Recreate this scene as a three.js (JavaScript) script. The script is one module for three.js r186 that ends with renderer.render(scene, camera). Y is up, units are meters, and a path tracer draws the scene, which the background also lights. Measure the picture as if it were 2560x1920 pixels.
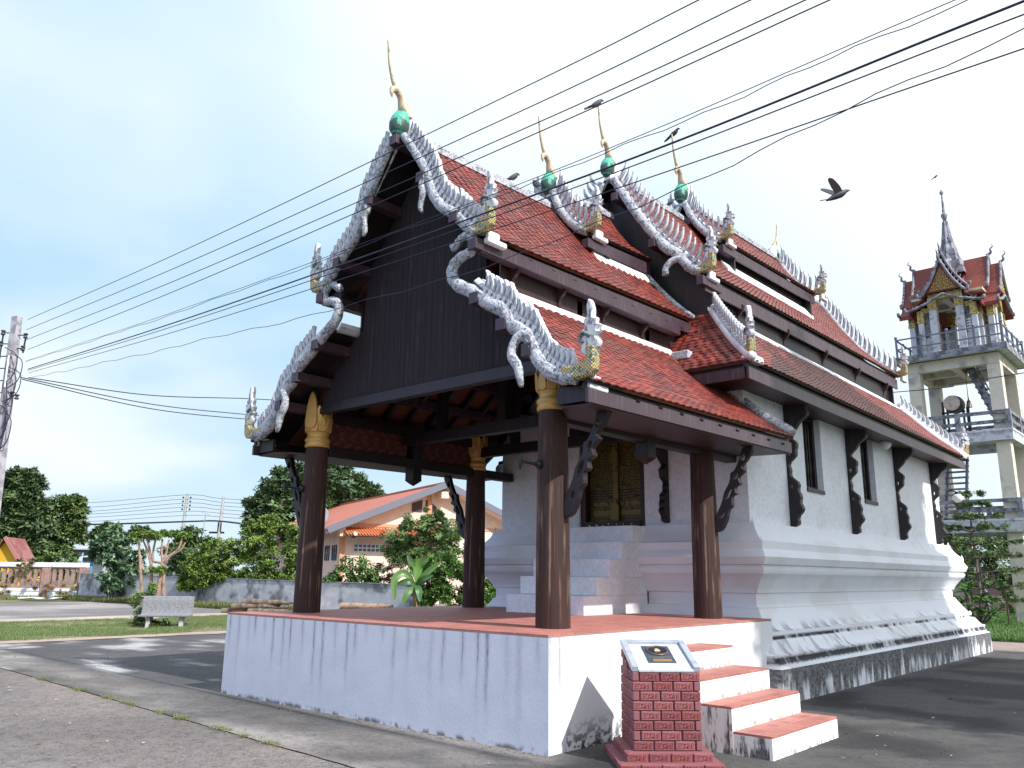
import * as THREE from 'three';
import { mergeGeometries, toCreasedNormals } from 'three/addons/utils/BufferGeometryUtils.js';
import { RoundedBoxGeometry } from 'three/addons/geometries/RoundedBoxGeometry.js';
import { FontLoader } from 'three/addons/loaders/FontLoader.js';
import { TextGeometry } from 'three/addons/geometries/TextGeometry.js';

// ---------------------------------------------------------------- camera, sky, sun, exposure
const scene = new THREE.Scene();
const camera = new THREE.PerspectiveCamera(50.22, 4 / 3, 0.1, 2000);
camera.position.set(7.404, 1.506, 5.833);
camera.rotation.order = 'YXZ';
camera.rotation.set(THREE.MathUtils.degToRad(13.132), THREE.MathUtils.degToRad(41.631), THREE.MathUtils.degToRad(0.628));
const renderer = new THREE.WebGLRenderer({ antialias: true });
renderer.toneMapping = THREE.LinearToneMapping;
renderer.toneMappingExposure = 1.2;
renderer.shadowMap.enabled = true;
const SUN = new THREE.Vector3(1.1, 1, -0.16).normalize();
const sun = new THREE.DirectionalLight(new THREE.Color(1.0, 0.97, 0.93), 5.0);
sun.position.copy(SUN).multiplyScalar(60); sun.target.position.set(0, 0, -8);
sun.castShadow = true; sun.shadow.mapSize.set(4096, 4096); sun.shadow.bias = -0.0005;
Object.assign(sun.shadow.camera, { left: -45, right: 45, top: 45, bottom: -45, near: 1, far: 160 });
scene.add(sun, sun.target);

// ---------------------------------------------------------------- seeded random and tileable noise
let seed = 7;
const rnd = () => { seed |= 0; seed = seed + 0x6D2B79F5 | 0; let t = Math.imul(seed ^ seed >>> 15, 1 | seed); t = t + Math.imul(t ^ t >>> 7, 61 | t) ^ t; return ((t ^ t >>> 14) >>> 0) / 4294967296; };
const rr = (a, b) => a + (b - a) * rnd();
const clamp = (x, a = 0, b = 1) => Math.min(b, Math.max(a, x)), lerp = (a, b, t) => a + (b - a) * t;
const smooth = (a, b, x) => { const t = clamp((x - a) / (b - a)); return t * t * (3 - 2 * t); };
const hash = (x, y, s) => { let h = Math.imul(x, 374761393) + Math.imul(y, 668265263) + Math.imul(s, 2147483647 ^ 0x5bd1e995) | 0; h = Math.imul(h ^ h >>> 13, 1274126177); return ((h ^ h >>> 16) >>> 0) / 4294967296; };
function vn(u, v, px, py, s) {                                     // value noise, period 1 in u and v, px by py cells
  const x = u * px, y = v * py, xi = Math.floor(x), yi = Math.floor(y), fx = x - xi, fy = y - yi, w = (t) => t * t * (3 - 2 * t);
  const m = (a, n) => ((a % n) + n) % n, h = (i, j) => hash(m(i, px), m(j, py), s);
  return lerp(lerp(h(xi, yi), h(xi + 1, yi), w(fx)), lerp(h(xi, yi + 1), h(xi + 1, yi + 1), w(fx)), w(fy));
}
function fbm(u, v, px, py, s, oct = 4) { let a = 0, k = 0.5, t = 0; for (let i = 0; i < oct; i++) { a += k * vn(u, v, px << i, py << i, s + i); t += k; k *= 0.5; } return a / t; }

// ---------------------------------------------------------------- sky: bright broken cloud, whiter towards the sun, blue gaps away from it
{
  const W = 1024, H = 512, d = new Float32Array(W * H * 4);
  for (let j = 0; j < H; j++) for (let i = 0; i < W; i++) {
    const u = (i + .5) / W, v = (j + .5) / H, th = (v - .5) * Math.PI, ph = (u - .5) * 2 * Math.PI;
    const x = Math.cos(th) * Math.cos(ph), y = Math.sin(th), z = Math.cos(th) * Math.sin(ph);
    const cs = x * SUN.x + y * SUN.y + z * SUN.z;                     // angle to the sun
    const k = 1 / (Math.max(y, 0) + 0.22);
    const p = x * k * 0.11 + 0.5, q = z * k * 0.11 + 0.5;
    const n = 0.62 * fbm(p, q, 5, 5, 11, 6) + 0.38 * fbm(p + .31, q + .17, 3, 3, 23, 4);
    const side = smooth(-0.75, 0.45, cs);                              // hazy and bright on the sun's side
    let c = smooth(0.47 - 0.24 * side, 0.61 - 0.08 * side, n);
    const hz = smooth(0.0, 0.42, y), up = smooth(.42, .85, y), clear = smooth(.25, .75, y * .95 + z * .55 - .15 * (n - .5)) * (1 - .75 * side);
    c = Math.max(c * 0.9, 0.35 * (1 - smooth(0.0, 0.16, y)), side * 0.97 * smooth(-.35, .2, cs)) * (1 - .9 * clear);
    const blue = [lerp(lerp(0.54, 0.36, hz), .27, clear), lerp(lerp(0.72, 0.60, hz), .50, clear), lerp(lerp(.86, .80, hz), 1.6, clear)];
    const br = lerp(0.96, 1.10, side);
    const cl = [0.89 * br, 0.94 * br, 0.97 * br];
    const glow = 0.35 * Math.pow(Math.max(cs, 0), 10);
    const o = (j * W + i) * 4;
    for (let m = 0; m < 3; m++) d[o + m] = y < -0.02 ? [0.16, 0.15, 0.15][m] : lerp(blue[m], cl[m], c) + glow;
    d[o + 3] = 1;
  }
  const t = new THREE.DataTexture(d, W, H, THREE.RGBAFormat, THREE.FloatType);
  t.mapping = THREE.EquirectangularReflectionMapping; t.magFilter = t.minFilter = THREE.LinearFilter; t.wrapS = THREE.RepeatWrapping; t.needsUpdate = true;
  scene.background = t; scene.environment = t;
}

// ---------------------------------------------------------------- naming helpers
const used = {};
function numbered(n) { if (!(n in used)) { used[n] = 0; return n; } used[n]++; return n + '_' + String(used[n]).padStart(3, '0'); }
function tag(o, label, category, group) { o.userData.label = label; o.userData.category = category; if (group) o.userData.group = group; return o; }
function thing(name, label, category, pos = [0, 0, 0], turn = 0, group) {
  const o = new THREE.Group(); o.name = numbered(name); o.position.set(...pos); o.rotation.y = turn; scene.add(o);
  return tag(o, label, category, group);
}
function part(name, geo, mat, parent, label) {
  const m = new THREE.Mesh(Array.isArray(geo) ? merge(geo) : geo, mat); m.name = name; m.castShadow = m.receiveShadow = true;
  if (parent === scene) m.name = numbered(name);
  if (label) m.userData.label = label;
  (parent || scene).add(m); return m;
}
function struct(name, geo, mat) { const m = part(name, geo, mat, scene); m.userData.kind = 'structure'; return m; }

// ---------------------------------------------------------------- geometry helpers (all end non-indexed with position, normal, uv in metres)
function boxUV(g) {
  const p = g.attributes.position, n = p.count, uv = new Float32Array(n * 2), a = new THREE.Vector3(), b = new THREE.Vector3(), c = new THREE.Vector3();
  for (let i = 0; i < n; i += 3) {
    a.fromBufferAttribute(p, i); b.fromBufferAttribute(p, i + 1); c.fromBufferAttribute(p, i + 2);
    const nx = Math.abs((b.y - a.y) * (c.z - a.z) - (b.z - a.z) * (c.y - a.y)), ny = Math.abs((b.z - a.z) * (c.x - a.x) - (b.x - a.x) * (c.z - a.z)), nz = Math.abs((b.x - a.x) * (c.y - a.y) - (b.y - a.y) * (c.x - a.x));
    [a, b, c].forEach((v, k) => { const o = (i + k) * 2; if (nx >= ny && nx >= nz) { uv[o] = v.z; uv[o + 1] = v.y; } else if (ny >= nz) { uv[o] = v.x; uv[o + 1] = v.z; } else { uv[o] = v.x; uv[o + 1] = v.y; } });
  }
  g.setAttribute('uv', new THREE.BufferAttribute(uv, 2)); return g;
}
function fin(g, keepUV) {
  if (g.index) g = g.toNonIndexed();
  if (!g.attributes.normal) g.computeVertexNormals();
  for (const k of Object.keys(g.attributes)) if (!['position', 'normal', 'uv'].includes(k)) g.deleteAttribute(k);
  if (!keepUV || !g.attributes.uv) boxUV(g);
  g.clearGroups(); return g;
}
const merge = (list) => list.length === 0 ? new THREE.BufferGeometry() : list.length === 1 ? list[0] : mergeGeometries(list, false);
const bb = (x0, x1, y0, y1, z0, z1) => { const g = new THREE.BoxGeometry(Math.abs(x1 - x0), Math.abs(y1 - y0), Math.abs(z1 - z0)); g.translate((x0 + x1) / 2, (y0 + y1) / 2, (z0 + z1) / 2); return fin(g); };
const rbox = (x0, x1, y0, y1, z0, z1, r = .01) => { const g = new RoundedBoxGeometry(Math.abs(x1 - x0), Math.abs(y1 - y0), Math.abs(z1 - z0), 1, r); g.translate((x0 + x1) / 2, (y0 + y1) / 2, (z0 + z1) / 2); return fin(g); };
const V = (a) => a.isVector3 ? a : new THREE.Vector3(...a);
function beam(p, q, w, h) {                                          // box from p to q, h measured upwards, w sideways
  const a = V(p), b = V(q), L = a.distanceTo(b), d = b.clone().sub(a).normalize();
  let up = new THREE.Vector3(0, 1, 0); if (Math.abs(d.y) > .99) up.set(0, 0, 1);
  const sx = new THREE.Vector3().crossVectors(up, d).normalize(), uy = new THREE.Vector3().crossVectors(d, sx);
  const g = new THREE.BoxGeometry(w, h, L); g.applyMatrix4(new THREE.Matrix4().makeBasis(sx, uy, d).setPosition(a.clone().add(b).multiplyScalar(.5))); return fin(g);
}
function sweep(pts, radii, seg = 8, sx = 1, caps = true) {           // tube with its own radius at each point; sx flattens it along z
  const P = pts.map(V), n = P.length, pos = [], idx = [], R = (i) => Array.isArray(radii) ? radii[i] : radii;
  let ref = null;
  for (let i = 0; i < n; i++) {
    const d = P[Math.min(i + 1, n - 1)].clone().sub(P[Math.max(i - 1, 0)]).normalize();
    if (!ref) { ref = Math.abs(d.z) < .8 ? new THREE.Vector3(0, 0, 1) : new THREE.Vector3(1, 0, 0); }
    const a = ref.clone().addScaledVector(d, -ref.dot(d)).normalize(); ref = a; const b = new THREE.Vector3().crossVectors(d, a);
    for (let k = 0; k < seg; k++) { const t = k / seg * 2 * Math.PI, v = P[i].clone().addScaledVector(a, Math.cos(t) * R(i) * sx).addScaledVector(b, Math.sin(t) * R(i)); pos.push(v.x, v.y, v.z); }
  }
  for (let i = 0; i + 1 < n; i++) for (let k = 0; k < seg; k++) { const a = i * seg + k, b = i * seg + (k + 1) % seg; idx.push(a, b, a + seg, b, b + seg, a + seg); }
  if (caps) { const c0 = pos.length / 3; pos.push(...P[0].toArray(), ...P[n - 1].toArray()); for (let k = 0; k < seg; k++) { idx.push(c0, (k + 1) % seg, k, c0 + 1, (n - 1) * seg + k, (n - 1) * seg + (k + 1) % seg); } }
  const g = new THREE.BufferGeometry(); g.setAttribute('position', new THREE.Float32BufferAttribute(pos, 3)); g.setIndex(idx); g.computeVertexNormals(); return fin(g);
}
const curve = (pts, n) => new THREE.CatmullRomCurve3(pts.map(V), false, 'catmullrom', .5).getPoints(n);
function cyl(x, y0, y1, z, r0, r1, seg = 12) { const g = new THREE.CylinderGeometry(r1, r0, y1 - y0, seg); g.translate(x, (y0 + y1) / 2, z); return fin(g); }
function lathe(prof, seg = 20, x = 0, z = 0) { const g = new THREE.LatheGeometry(prof.map(([r, y]) => new THREE.Vector2(Math.max(r, .0005), y)), seg); g.translate(x, 0, z); return fin(g); }
function lathes(prof, seg = 4, x = 0, z = 0, turn = Math.PI / 4, sq = 1) { const g = new THREE.LatheGeometry(prof.map(([r, y]) => new THREE.Vector2(Math.max(r, .0005) * Math.SQRT2, y)), seg).toNonIndexed(); g.computeVertexNormals(); g.rotateY(turn); g.scale(1, 1, sq); g.translate(x, 0, z); return fin(g); }
function poly(pts, depth, bev = 0, holes = []) {                      // flat outline in x,y given a thickness, centred on z = 0
  const s = new THREE.Shape(pts.map(([x, y]) => new THREE.Vector2(x, y)));
  for (const h of holes) s.holes.push(new THREE.Path(h.map(([x, y]) => new THREE.Vector2(x, y))));
  const g = new THREE.ExtrudeGeometry(s, { depth: depth - 2 * bev, bevelEnabled: bev > 0, bevelThickness: bev, bevelSize: bev, bevelSegments: 1, curveSegments: 4, bevelOffset: -bev });
  g.translate(0, 0, -depth / 2 + bev); return fin(g);
}
function spl(pts, n = 40, closed = true) { return new THREE.CatmullRomCurve3(pts.map(([x, y]) => new THREE.Vector3(x, y, 0)), closed, 'centripetal').getPoints(n).slice(0, closed ? n : n + 1).map((p) => [p.x, p.y]); }
function mirror(g) {                                                 // mirror in x, keeping faces outward
  g.scale(-1, 1, 1);
  for (const k of Object.keys(g.attributes)) { const A = g.attributes[k], n = A.itemSize, d = A.array; for (let i = 0; i < d.length; i += 3 * n) for (let m = 0; m < n; m++) { const t = d[i + n + m]; d[i + n + m] = d[i + 2 * n + m]; d[i + 2 * n + m] = t; } }
  return g;
}
const mv = (g, x, y, z) => { g.translate(x, y, z); return g; };
function quad(a, b, c, d) { const g = new THREE.BufferGeometry(); g.setAttribute('position', new THREE.Float32BufferAttribute([...a, ...b, ...c, ...a, ...c, ...d], 3)); return fin(g); }
function slab(top, th, dir = [0, -1, 0]) {                            // closed slab under a planar outline of 3-D points (counter-clockwise seen from outside)
  const n = top.length, bot = top.map((p) => p.map((v, k) => v + dir[k] * th)), pos = [];
  for (let i = 1; i + 1 < n; i++) { pos.push(...top[0], ...top[i], ...top[i + 1], ...bot[0], ...bot[i + 1], ...bot[i]); }
  for (let i = 0; i < n; i++) { const j = (i + 1) % n; pos.push(...top[i], ...bot[i], ...bot[j], ...top[i], ...bot[j], ...top[j]); }
  const g = new THREE.BufferGeometry(); g.setAttribute('position', new THREE.Float32BufferAttribute(pos, 3)); return fin(g);
}

// ---------------------------------------------------------------- textures and materials (linear base colours)
const s8 = (x) => { x = clamp(x); return Math.round(255 * (x <= .0031308 ? 12.92 * x : 1.055 * Math.pow(x, 1 / 2.4) - .055)); };
function tex(w, h, fn, size = 1, grey = false, sizeV) {
  const d = new Uint8Array(w * h * 4);
  for (let j = 0; j < h; j++) for (let i = 0; i < w; i++) {
    const c = fn((i + .5) / w, (j + .5) / h), o = (j * w + i) * 4;
    if (grey) d[o] = d[o + 1] = d[o + 2] = Math.round(255 * clamp(c)); else { d[o] = s8(c[0]); d[o + 1] = s8(c[1]); d[o + 2] = s8(c[2]); }
    d[o + 3] = 255;
  }
  const t = new THREE.DataTexture(d, w, h, THREE.RGBAFormat, THREE.UnsignedByteType);
  t.wrapS = t.wrapT = THREE.RepeatWrapping; t.magFilter = THREE.LinearFilter; t.minFilter = THREE.LinearMipmapLinearFilter; t.generateMipmaps = true;
  if (!grey) t.colorSpace = THREE.SRGBColorSpace;
  t.repeat.set(1 / size, 1 / (sizeV || size)); t.needsUpdate = true; return t;
}
const mixc = (a, b, t) => [lerp(a[0], b[0], t), lerp(a[1], b[1], t), lerp(a[2], b[2], t)];
const mul = (a, k) => [a[0] * k, a[1] * k, a[2] * k];
const mat = (o) => new THREE.MeshStandardMaterial({ roughness: .8, metalness: 0, ...o });
const flat = (r, g, b, rough = .8, o = {}) => mat({ color: new THREE.Color().setRGB(r, g, b), roughness: rough, ...o });
function mottled(base, dark, size, lo, hi, s, cells = 6, w = 256) { return tex(w, w, (u, v) => { const n = fbm(u, v, cells, cells, s, 5), m = vn(u, v, 90, 90, s + 9); return mul(mixc(base, dark, smooth(lo, hi, n)), .92 + .16 * m); }, size); }
const bumpT = (cells, size, s, w = 256) => tex(w, w, (u, v) => .6 * fbm(u, v, cells, cells, s, 5) + .4 * vn(u, v, w / 3 | 0, w / 3 | 0, s + 5), size, true);
const M = {};
M.plaster = mat({ map: mottled([.755, .78, .845], [.69, .69, .73], 3.1, .52, .8, 31, 5, 512), roughness: .85, bumpMap: bumpT(8, 1.3, 32), bumpScale: .0018 });
M.white = mat({ map: mottled([.74, .76, .82], [.5, .5, .54], 1.1, .55, .8, 33), roughness: .8 });
M.stucco = mat({ map: tex(512, 512, (u, v) => { const n = fbm(u, v, 36, 36, 41, 5), k = fbm(u, v, 5, 5, 45, 3); return mul(mixc([.48, .50, .555], [.12, .13, .155], smooth(.42, .74, n * .7 + k * .34)), .9 + .2 * vn(u, v, 120, 120, 47)); }, .7), roughness: .85, bumpMap: bumpT(24, .4, 43), bumpScale: .012 });
M.finStucco = mat({ map: tex(256, 256, (u, v) => { const n = fbm(u, v, 14, 7, 51, 4); return mul(mixc([.62, .635, .69], [.18, .19, .23], smooth(.46, .74, n)), .92 + .16 * vn(u, v, 80, 80, 52)); }, .5), roughness: .85, bumpMap: bumpT(12, .3, 53), bumpScale: .006 });
const grain = (base, dark, s, wear, wearC) => tex(256, 512, (u, v) => { const g = fbm(u, v, 40, 3, s, 4), f = fbm(u, v, 90, 8, s + 3, 2), w = fbm(u, v, 26, 5, s + 7, 4); let c = mixc(base, dark, .6 * g + .4 * f); return mixc(c, wearC, wear * smooth(.60, .80, w)); }, .9, false, 1.8);
M.darkWood = mat({ map: grain([.016, .0085, .011], [.006, .004, .005], 61, .3, [.042, .032, .04]), roughness: .5, bumpMap: bumpT(20, .5, 63), bumpScale: .002 });
M.plankWood = [0, 1, 2].map((k) => mat({ map: grain(mul([.019, .0125, .019], 1 + .18 * k), [.010, .007, .010], 65 + k * 11, .4, [.06, .045, .058]), roughness: .9 }));
M.fascia = mat({ map: grain([.068, .037, .050], [.030, .018, .025], 71, .4, [.14, .10, .13]), roughness: .42 });
M.redWood = mat({ map: grain([.048, .016, .016], [.02, .008, .009], 74, .2, [.07, .035, .035]), roughness: .5 });
M.pillar = mat({ map: tex(512, 512, (u, v) => { const g = fbm(u, v, 60, 4, 81, 4), w = fbm(u, v, 44, 5, 85, 4), d = fbm(u, v, 5, 4, 88, 3); let c = mixc([.050, .0165, .0115], [.014, .0055, .005], g); c = mixc(c, [.19, .12, .088], .85 * smooth(.50, .72, w) * smooth(.38, .62, d)); return c; }, 1.05, false, 2.3), roughness: .78, bumpMap: tex(256, 256, (u, v) => fbm(u, v, 60, 4, 81, 3), 1.05, true, 2.3), bumpScale: .006 });
M.gold = mat({ map: mottled([.54, .32, .095], [.28, .15, .045], .5, .5, .8, 91), roughness: .45, metalness: .25 });
M.oldGold = mat({ map: mottled([.20, .135, .04], [.06, .04, .015], .3, .45, .7, 93), roughness: .5, metalness: .3 });
M.tile = [0, 1, 2, 3].map((k) => mat({ map: mottled([[.215, .034, .024], [.175, .030, .022], [.245, .043, .029], [.125, .025, .021]][k], [.10, .032, .028], .33, .5, .82, 101 + k * 7, 8, 128), roughness: .6 }));
M.tileInst = mat({ color: 0xffffff, map: tex(128, 128, (u, v) => mul([1, 1, 1], .82 + .36 * (fbm(u, v, 8, 8, 111, 4) - .3)), .33), roughness: .45 });
M.terra = flat(.14, .045, .022, .85);
M.panel = mat({ map: tex(512, 256, (u, v) => { const a = Math.abs(Math.sin(u * 9.42 + 1.2 * Math.sin(v * 9)) * Math.cos(v * 12 + 2 * Math.sin(u * 19))), n = fbm(u, v, 18, 12, 95, 3); return mixc([.060, .011, .010], [.14, .058, .03], .75 * smooth(.62, .8, a * .7 + n * .45)); }, .62, false, .34), roughness: .6 });
M.floorTile = [0, 1, 2].map((k) => mat({ map: mottled(mul([.40, .155, .125], .9 + .1 * k), [.27, .10, .09], .7, .45, .8, 121 + k * 5, 5, 128), roughness: .6 }));
M.grout = flat(.30, .2, .17, .9);
M.black = flat(.004, .004, .005, .9);
M.metalDark = flat(.02, .03, .04, .5, { metalness: .4 });
M.cable = flat(.012, .02, .045, .6);
M.concrete = mat({ map: mottled([.40, .39, .38], [.20, .20, .205], 2.3, .48, .75, 131, 6, 512), roughness: .9, bumpMap: bumpT(10, 1, 133), bumpScale: .004 });
M.greyConcrete = mat({ map: mottled([.23, .24, .26], [.10, .105, .115], 1.7, .46, .72, 137, 6, 256), roughness: .9 });
M.glass = flat(.02, .025, .03, .08);
M.globe = flat(.72, .73, .75, .25);

// ================================================================ ground
function sheet(name, x0, x1, z0, z1, step, y, colour, map, o = {}) {
  const nx = Math.max(1, Math.round((x1 - x0) / step)), nz = Math.max(1, Math.round((z1 - z0) / step)), pos = [], col = [], uv = [], idx = [];
  for (let j = 0; j <= nz; j++) for (let i = 0; i <= nx; i++) {
    const x = lerp(x0, x1, i / nx), z = lerp(z0, z1, j / nz), c = colour(x, z);
    const e = o.edge ? o.edge(x, z, i / nx, j / nz) : [x, z];
    pos.push(e[0], typeof y === 'function' ? y(x, z) : y, e[1]); col.push(...c); uv.push(e[0], e[1]);
  }
  for (let j = 0; j < nz; j++) for (let i = 0; i < nx; i++) { const a = j * (nx + 1) + i; idx.push(a, a + nx + 1, a + 1, a + 1, a + nx + 1, a + nx + 2); }
  const g = new THREE.BufferGeometry(); g.setAttribute('position', new THREE.Float32BufferAttribute(pos, 3)); g.setAttribute('color', new THREE.Float32BufferAttribute(col, 3)); g.setAttribute('uv', new THREE.Float32BufferAttribute(uv, 2)); g.setIndex(idx); g.computeVertexNormals();
  const m = mat({ vertexColors: true, map, roughness: o.rough || .92, ...(o.bump ? { bumpMap: o.bump, bumpScale: o.bumpScale || .006 } : {}) });
  const s = part(name, g, m, scene); s.userData.kind = 'structure'; return s;
}
const nz2 = (x, z, s, p, oct = 4) => fbm(x / 64 + .5, z / 64 + .5, Math.max(2, Math.round(64 / p)), Math.max(2, Math.round(64 / p)), s, oct);
const pebble = (s, lo, light) => tex(1024, 1024, (u, v) => {
  const n = vn(u, v, 150, 150, s), n2 = vn(u, v, 90, 90, s + 1), f = vn(u, v, 400, 400, s + 2), f2 = vn(u, v, 260, 260, s + 6); let k = .20 + 1.3 * f * f2 + .6 * fbm(u, v, 24, 24, s + 3, 5);
  const big = smooth(.74, .86, n2) * (n > .35 ? 1 : 0), sm = smooth(.80, .92, n); let c = [k, k * .97, k * .95];
  c = mul(mixc(c, light, .9 * Math.max(big, .7 * sm)), .84 + .32 * vn(u, v, 46, 46, s + 8)); return mul(c, 1 - .5 * smooth(.18, .05, n2)); }, 2.6);
const pebbles = pebble(151, .7, [1.9, 1.75, 1.5]);
const pebBump = tex(512, 512, (u, v) => .5 * vn(u, v, 150, 150, 151) + .3 * vn(u, v, 90, 90, 152) + .2 * vn(u, v, 250, 250, 155), 1.3, true);
const fineGrit = tex(1024, 1024, (u, v) => { const k = .62 + .5 * fbm(u, v, 14, 14, 161, 6) + .65 * (vn(u, v, 300, 300, 163) - .5), s = 1.7 * smooth(.90, .97, vn(u, v, 210, 210, 165)) * vn(u, v, 40, 40, 167); const q = (k + s) * (.80 + .40 * vn(u, v, 60, 60, 168)); return [q, q, q]; }, 2.6);
const stq = (n, a = .34, b = .66) => smooth(a, b, n);
const dirtT = tex(512, 512, (u, v) => { const k = .7 + .5 * fbm(u, v, 14, 14, 171, 5) + .2 * (vn(u, v, 170, 170, 173) - .5); return [k, k, k]; }, 2.4);

sheet('ground', -420, 300, -480, 120, 30, -.03, (x, z) => [.10, .12, .05], dirtT);
const kerbZ = (x) => 1.19 + .041 * (x + 3);                          // the joint between the road in front and the apron round the temple
sheet('road', -30, 16, 0, 13, .25, .0, (x, z) => {
  const n = nz2(x, z, 201, 3), k = nz2(x, z, 203, .8), e = smooth(1.2, .1, z - kerbZ(x)); let c = mixc([.145, .134, .132], [.225, .208, .203], .6 * stq(n) + .4 * stq(k));
  c = mixc(c, [.24, .20, .17], .5 * smooth(.52, .72, k) * e + .25 * e); return c; }, pebbles, { edge: (x, z, i, j) => [x, lerp(kerbZ(x) + .004 * Math.sin(x * 9) + .02 * (nz2(x * 4, 3, 205, .6) - .5), 13, j)], bump: pebBump, bumpScale: .008 });
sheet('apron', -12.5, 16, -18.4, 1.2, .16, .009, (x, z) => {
  const n = nz2(x, z, 211, 2.2), k = nz2(x * .55, z * 1.6, 213, 1.1, 5), f = nz2(x, z, 215, .5), d = kerbZ(x) - z; let c = mixc([.135, .120, .112], [.30, .272, .255], .55 * stq(n, .40, .60) + .45 * stq(k, .42, .58));
  const left = smooth(-2.2, -3.6, x) * smooth(.55, .15 - .3 * (f - .5), z - .35 * (n - .5)), right = smooth(2.5, 3.2, x - .4 * (n - .5)) * smooth(1.6, -.2, z * .8 - (x - 3) * .3 + (n - .5));  // left: dark asphalt, with the hall's cast shadow put into the colour
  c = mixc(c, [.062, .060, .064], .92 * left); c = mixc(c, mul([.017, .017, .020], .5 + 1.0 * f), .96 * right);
  c = mixc(c, [.46, .45, .44], .9 * smooth(.54, .68, k * .7 + f * .3) * (x < 2 ? 1 : .35 * smooth(6, 3.5, x)) * smooth(-9, -1, z));
  c = mixc(c, [.085, .08, .078], .85 * smooth(.46, .60, f * .35 + nz2(x * .8, z * 1.5, 216, 1.3, 5) * .65) * smooth(-5, -1, x)); c = mixc(c, [.05, .048, .048], .7 * smooth(.32, .04, -z < 0 ? z + .25 * (f - .5) : 9) * (x < 2.7 && x > -3 ? 1 : 0));  // last mix paints the strip of shade along the platform foot
  c = mixc(c, [.05, .05, .045], .8 * smooth(.10, .02, d) * smooth(.35, .6, f));
  c = mixc(c, [.30, .28, .25], .55 * smooth(.14, .3, d) * smooth(.75, .35, d) * smooth(2, -1, x) * smooth(.42, .6, f));
  if (z < -15) c = mixc(c, [.32, .24, .22], smooth(-15, -16, z)); return c; }, fineGrit, { edge: (x, z, i, j) => [x, lerp(-18.4, kerbZ(x) + .004 + .02 * (nz2(x * 4, 3, 205, .6) - .5) + .015 * (nz2(x * 4, 8, 206, .4) - .5), j)], bump: bumpT(16, 1.2, 217), bumpScale: .006 });
sheet('dirt_path', -13.4, -12.1, -30, 1.05, .2, .020, (x, z) => mul([.36, .27, .22], .7 + .6 * nz2(x, z, 221, .7)), dirtT, { edge: (x, z, i, j) => [x + .35 * (nz2(3, z, 223, 1.2) - .5) + .25 * (nz2(x * 5, z, 224, .4) - .5), z] });
sheet('lawn', -19.6, -12.95, -40, 1.0, .3, .026, (x, z) => mixc([.075, .11, .035], [.24, .19, .12], smooth(.50, .66, nz2(x, z, 231, 1.1))), dirtT, { edge: (x, z, i, j) => [x + .5 * (nz2(x * 3, z, 233, .8) - .5), z] });
sheet('dirt_strip', -21.6, -19.3, -45, 4, .4, .022, (x, z) => mul([.42, .34, .28], .7 + .6 * nz2(x, z, 241, 1)), dirtT, { edge: (x, z, i, j) => [x + .5 * (nz2(x * 3, z, 243, 1) - .5), z] });
sheet('lane', -36, -21.4, -60, 12, .5, .012, (x, z) => mixc(mul([.30, .27, .26], .6 + .8 * nz2(x, z, 251, 2)), [.14, .13, .13], .8 * smooth(.48, .6, nz2(x, z * .4, 253, 2.4))), fineGrit);
sheet('verge', -62, -35.6, -60, 12, 1, .016, (x, z) => mixc([.07, .10, .035], [.2, .16, .1], smooth(.5, .66, nz2(x, z, 261, 1.6))), dirtT);
sheet('lawn', -16, 30, -60, -18.4, .6, .018, (x, z) => mixc([.06, .115, .03], [.10, .13, .04], nz2(x, z, 271, 2)), dirtT, { edge: (x, z, i, j) => [x, j > .99 ? z + .2 * (nz2(x, 3, 272, .5) - .5) : z] });

// grass blades: tufts of five crossed blades, one object per patch
const tuftGeo = (() => { const P = []; for (let k = 0; k < 6; k++) { const a = k * 1.1 + .3, r = .03, lx = Math.cos(a), lz = Math.sin(a), w = .006, h = .7 + .3 * ((k * 37) % 10) / 10, b = .25 + .3 * ((k * 53) % 10) / 10; const bx = lx * r, bz = lz * r; P.push(bx - lz * w, 0, bz + lx * w, bx + lz * w, 0, bz - lx * w, bx + lx * .12 * b + lz * w * .7, .6 * h * .12, bz + lz * .12 * b - lx * w * .7); P.push(bx - lz * w, 0, bz + lx * w, bx + lx * .12 * b + lz * w * .7, .6 * h * .12, bz + lz * .12 * b - lx * w * .7, bx + lx * .2 * b, h * .12, bz + lz * .2 * b); } const g = new THREE.BufferGeometry(); g.setAttribute('position', new THREE.Float32BufferAttribute(P, 3)); g.computeVertexNormals(); return fin(g); })();
const leafMat = (o = {}) => mat({ color: 0xffffff, side: THREE.DoubleSide, roughness: .65, ...o });
M.leaf = leafMat(); M.leafGloss = leafMat({ roughness: .4 });
const _m = new THREE.Matrix4(), _q = new THREE.Quaternion(), _e = new THREE.Euler(), _p = new THREE.Vector3(), _s = new THREE.Vector3(), _c = new THREE.Color();
function inst(name, geo, m, list, parent) {                          // list: [position, quaternion, scale, linear rgb]
  const im = new THREE.InstancedMesh(geo, m, list.length); im.name = parent === scene ? numbered(name) : name; im.userData.kind = 'stuff';
  list.forEach(([p, q, s, c], i) => { _s.set(...(Array.isArray(s) ? s : [s, s, s])); im.setMatrixAt(i, _m.compose(_p.set(...p), q, _s)); im.setColorAt(i, _c.setRGB(...c)); });
  im.castShadow = im.receiveShadow = true; parent.add(im); return im;
}
const yaw = (a) => new THREE.Quaternion().setFromEuler(new THREE.Euler(rr(-.2, .2), a, rr(-.2, .2)));
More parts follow.
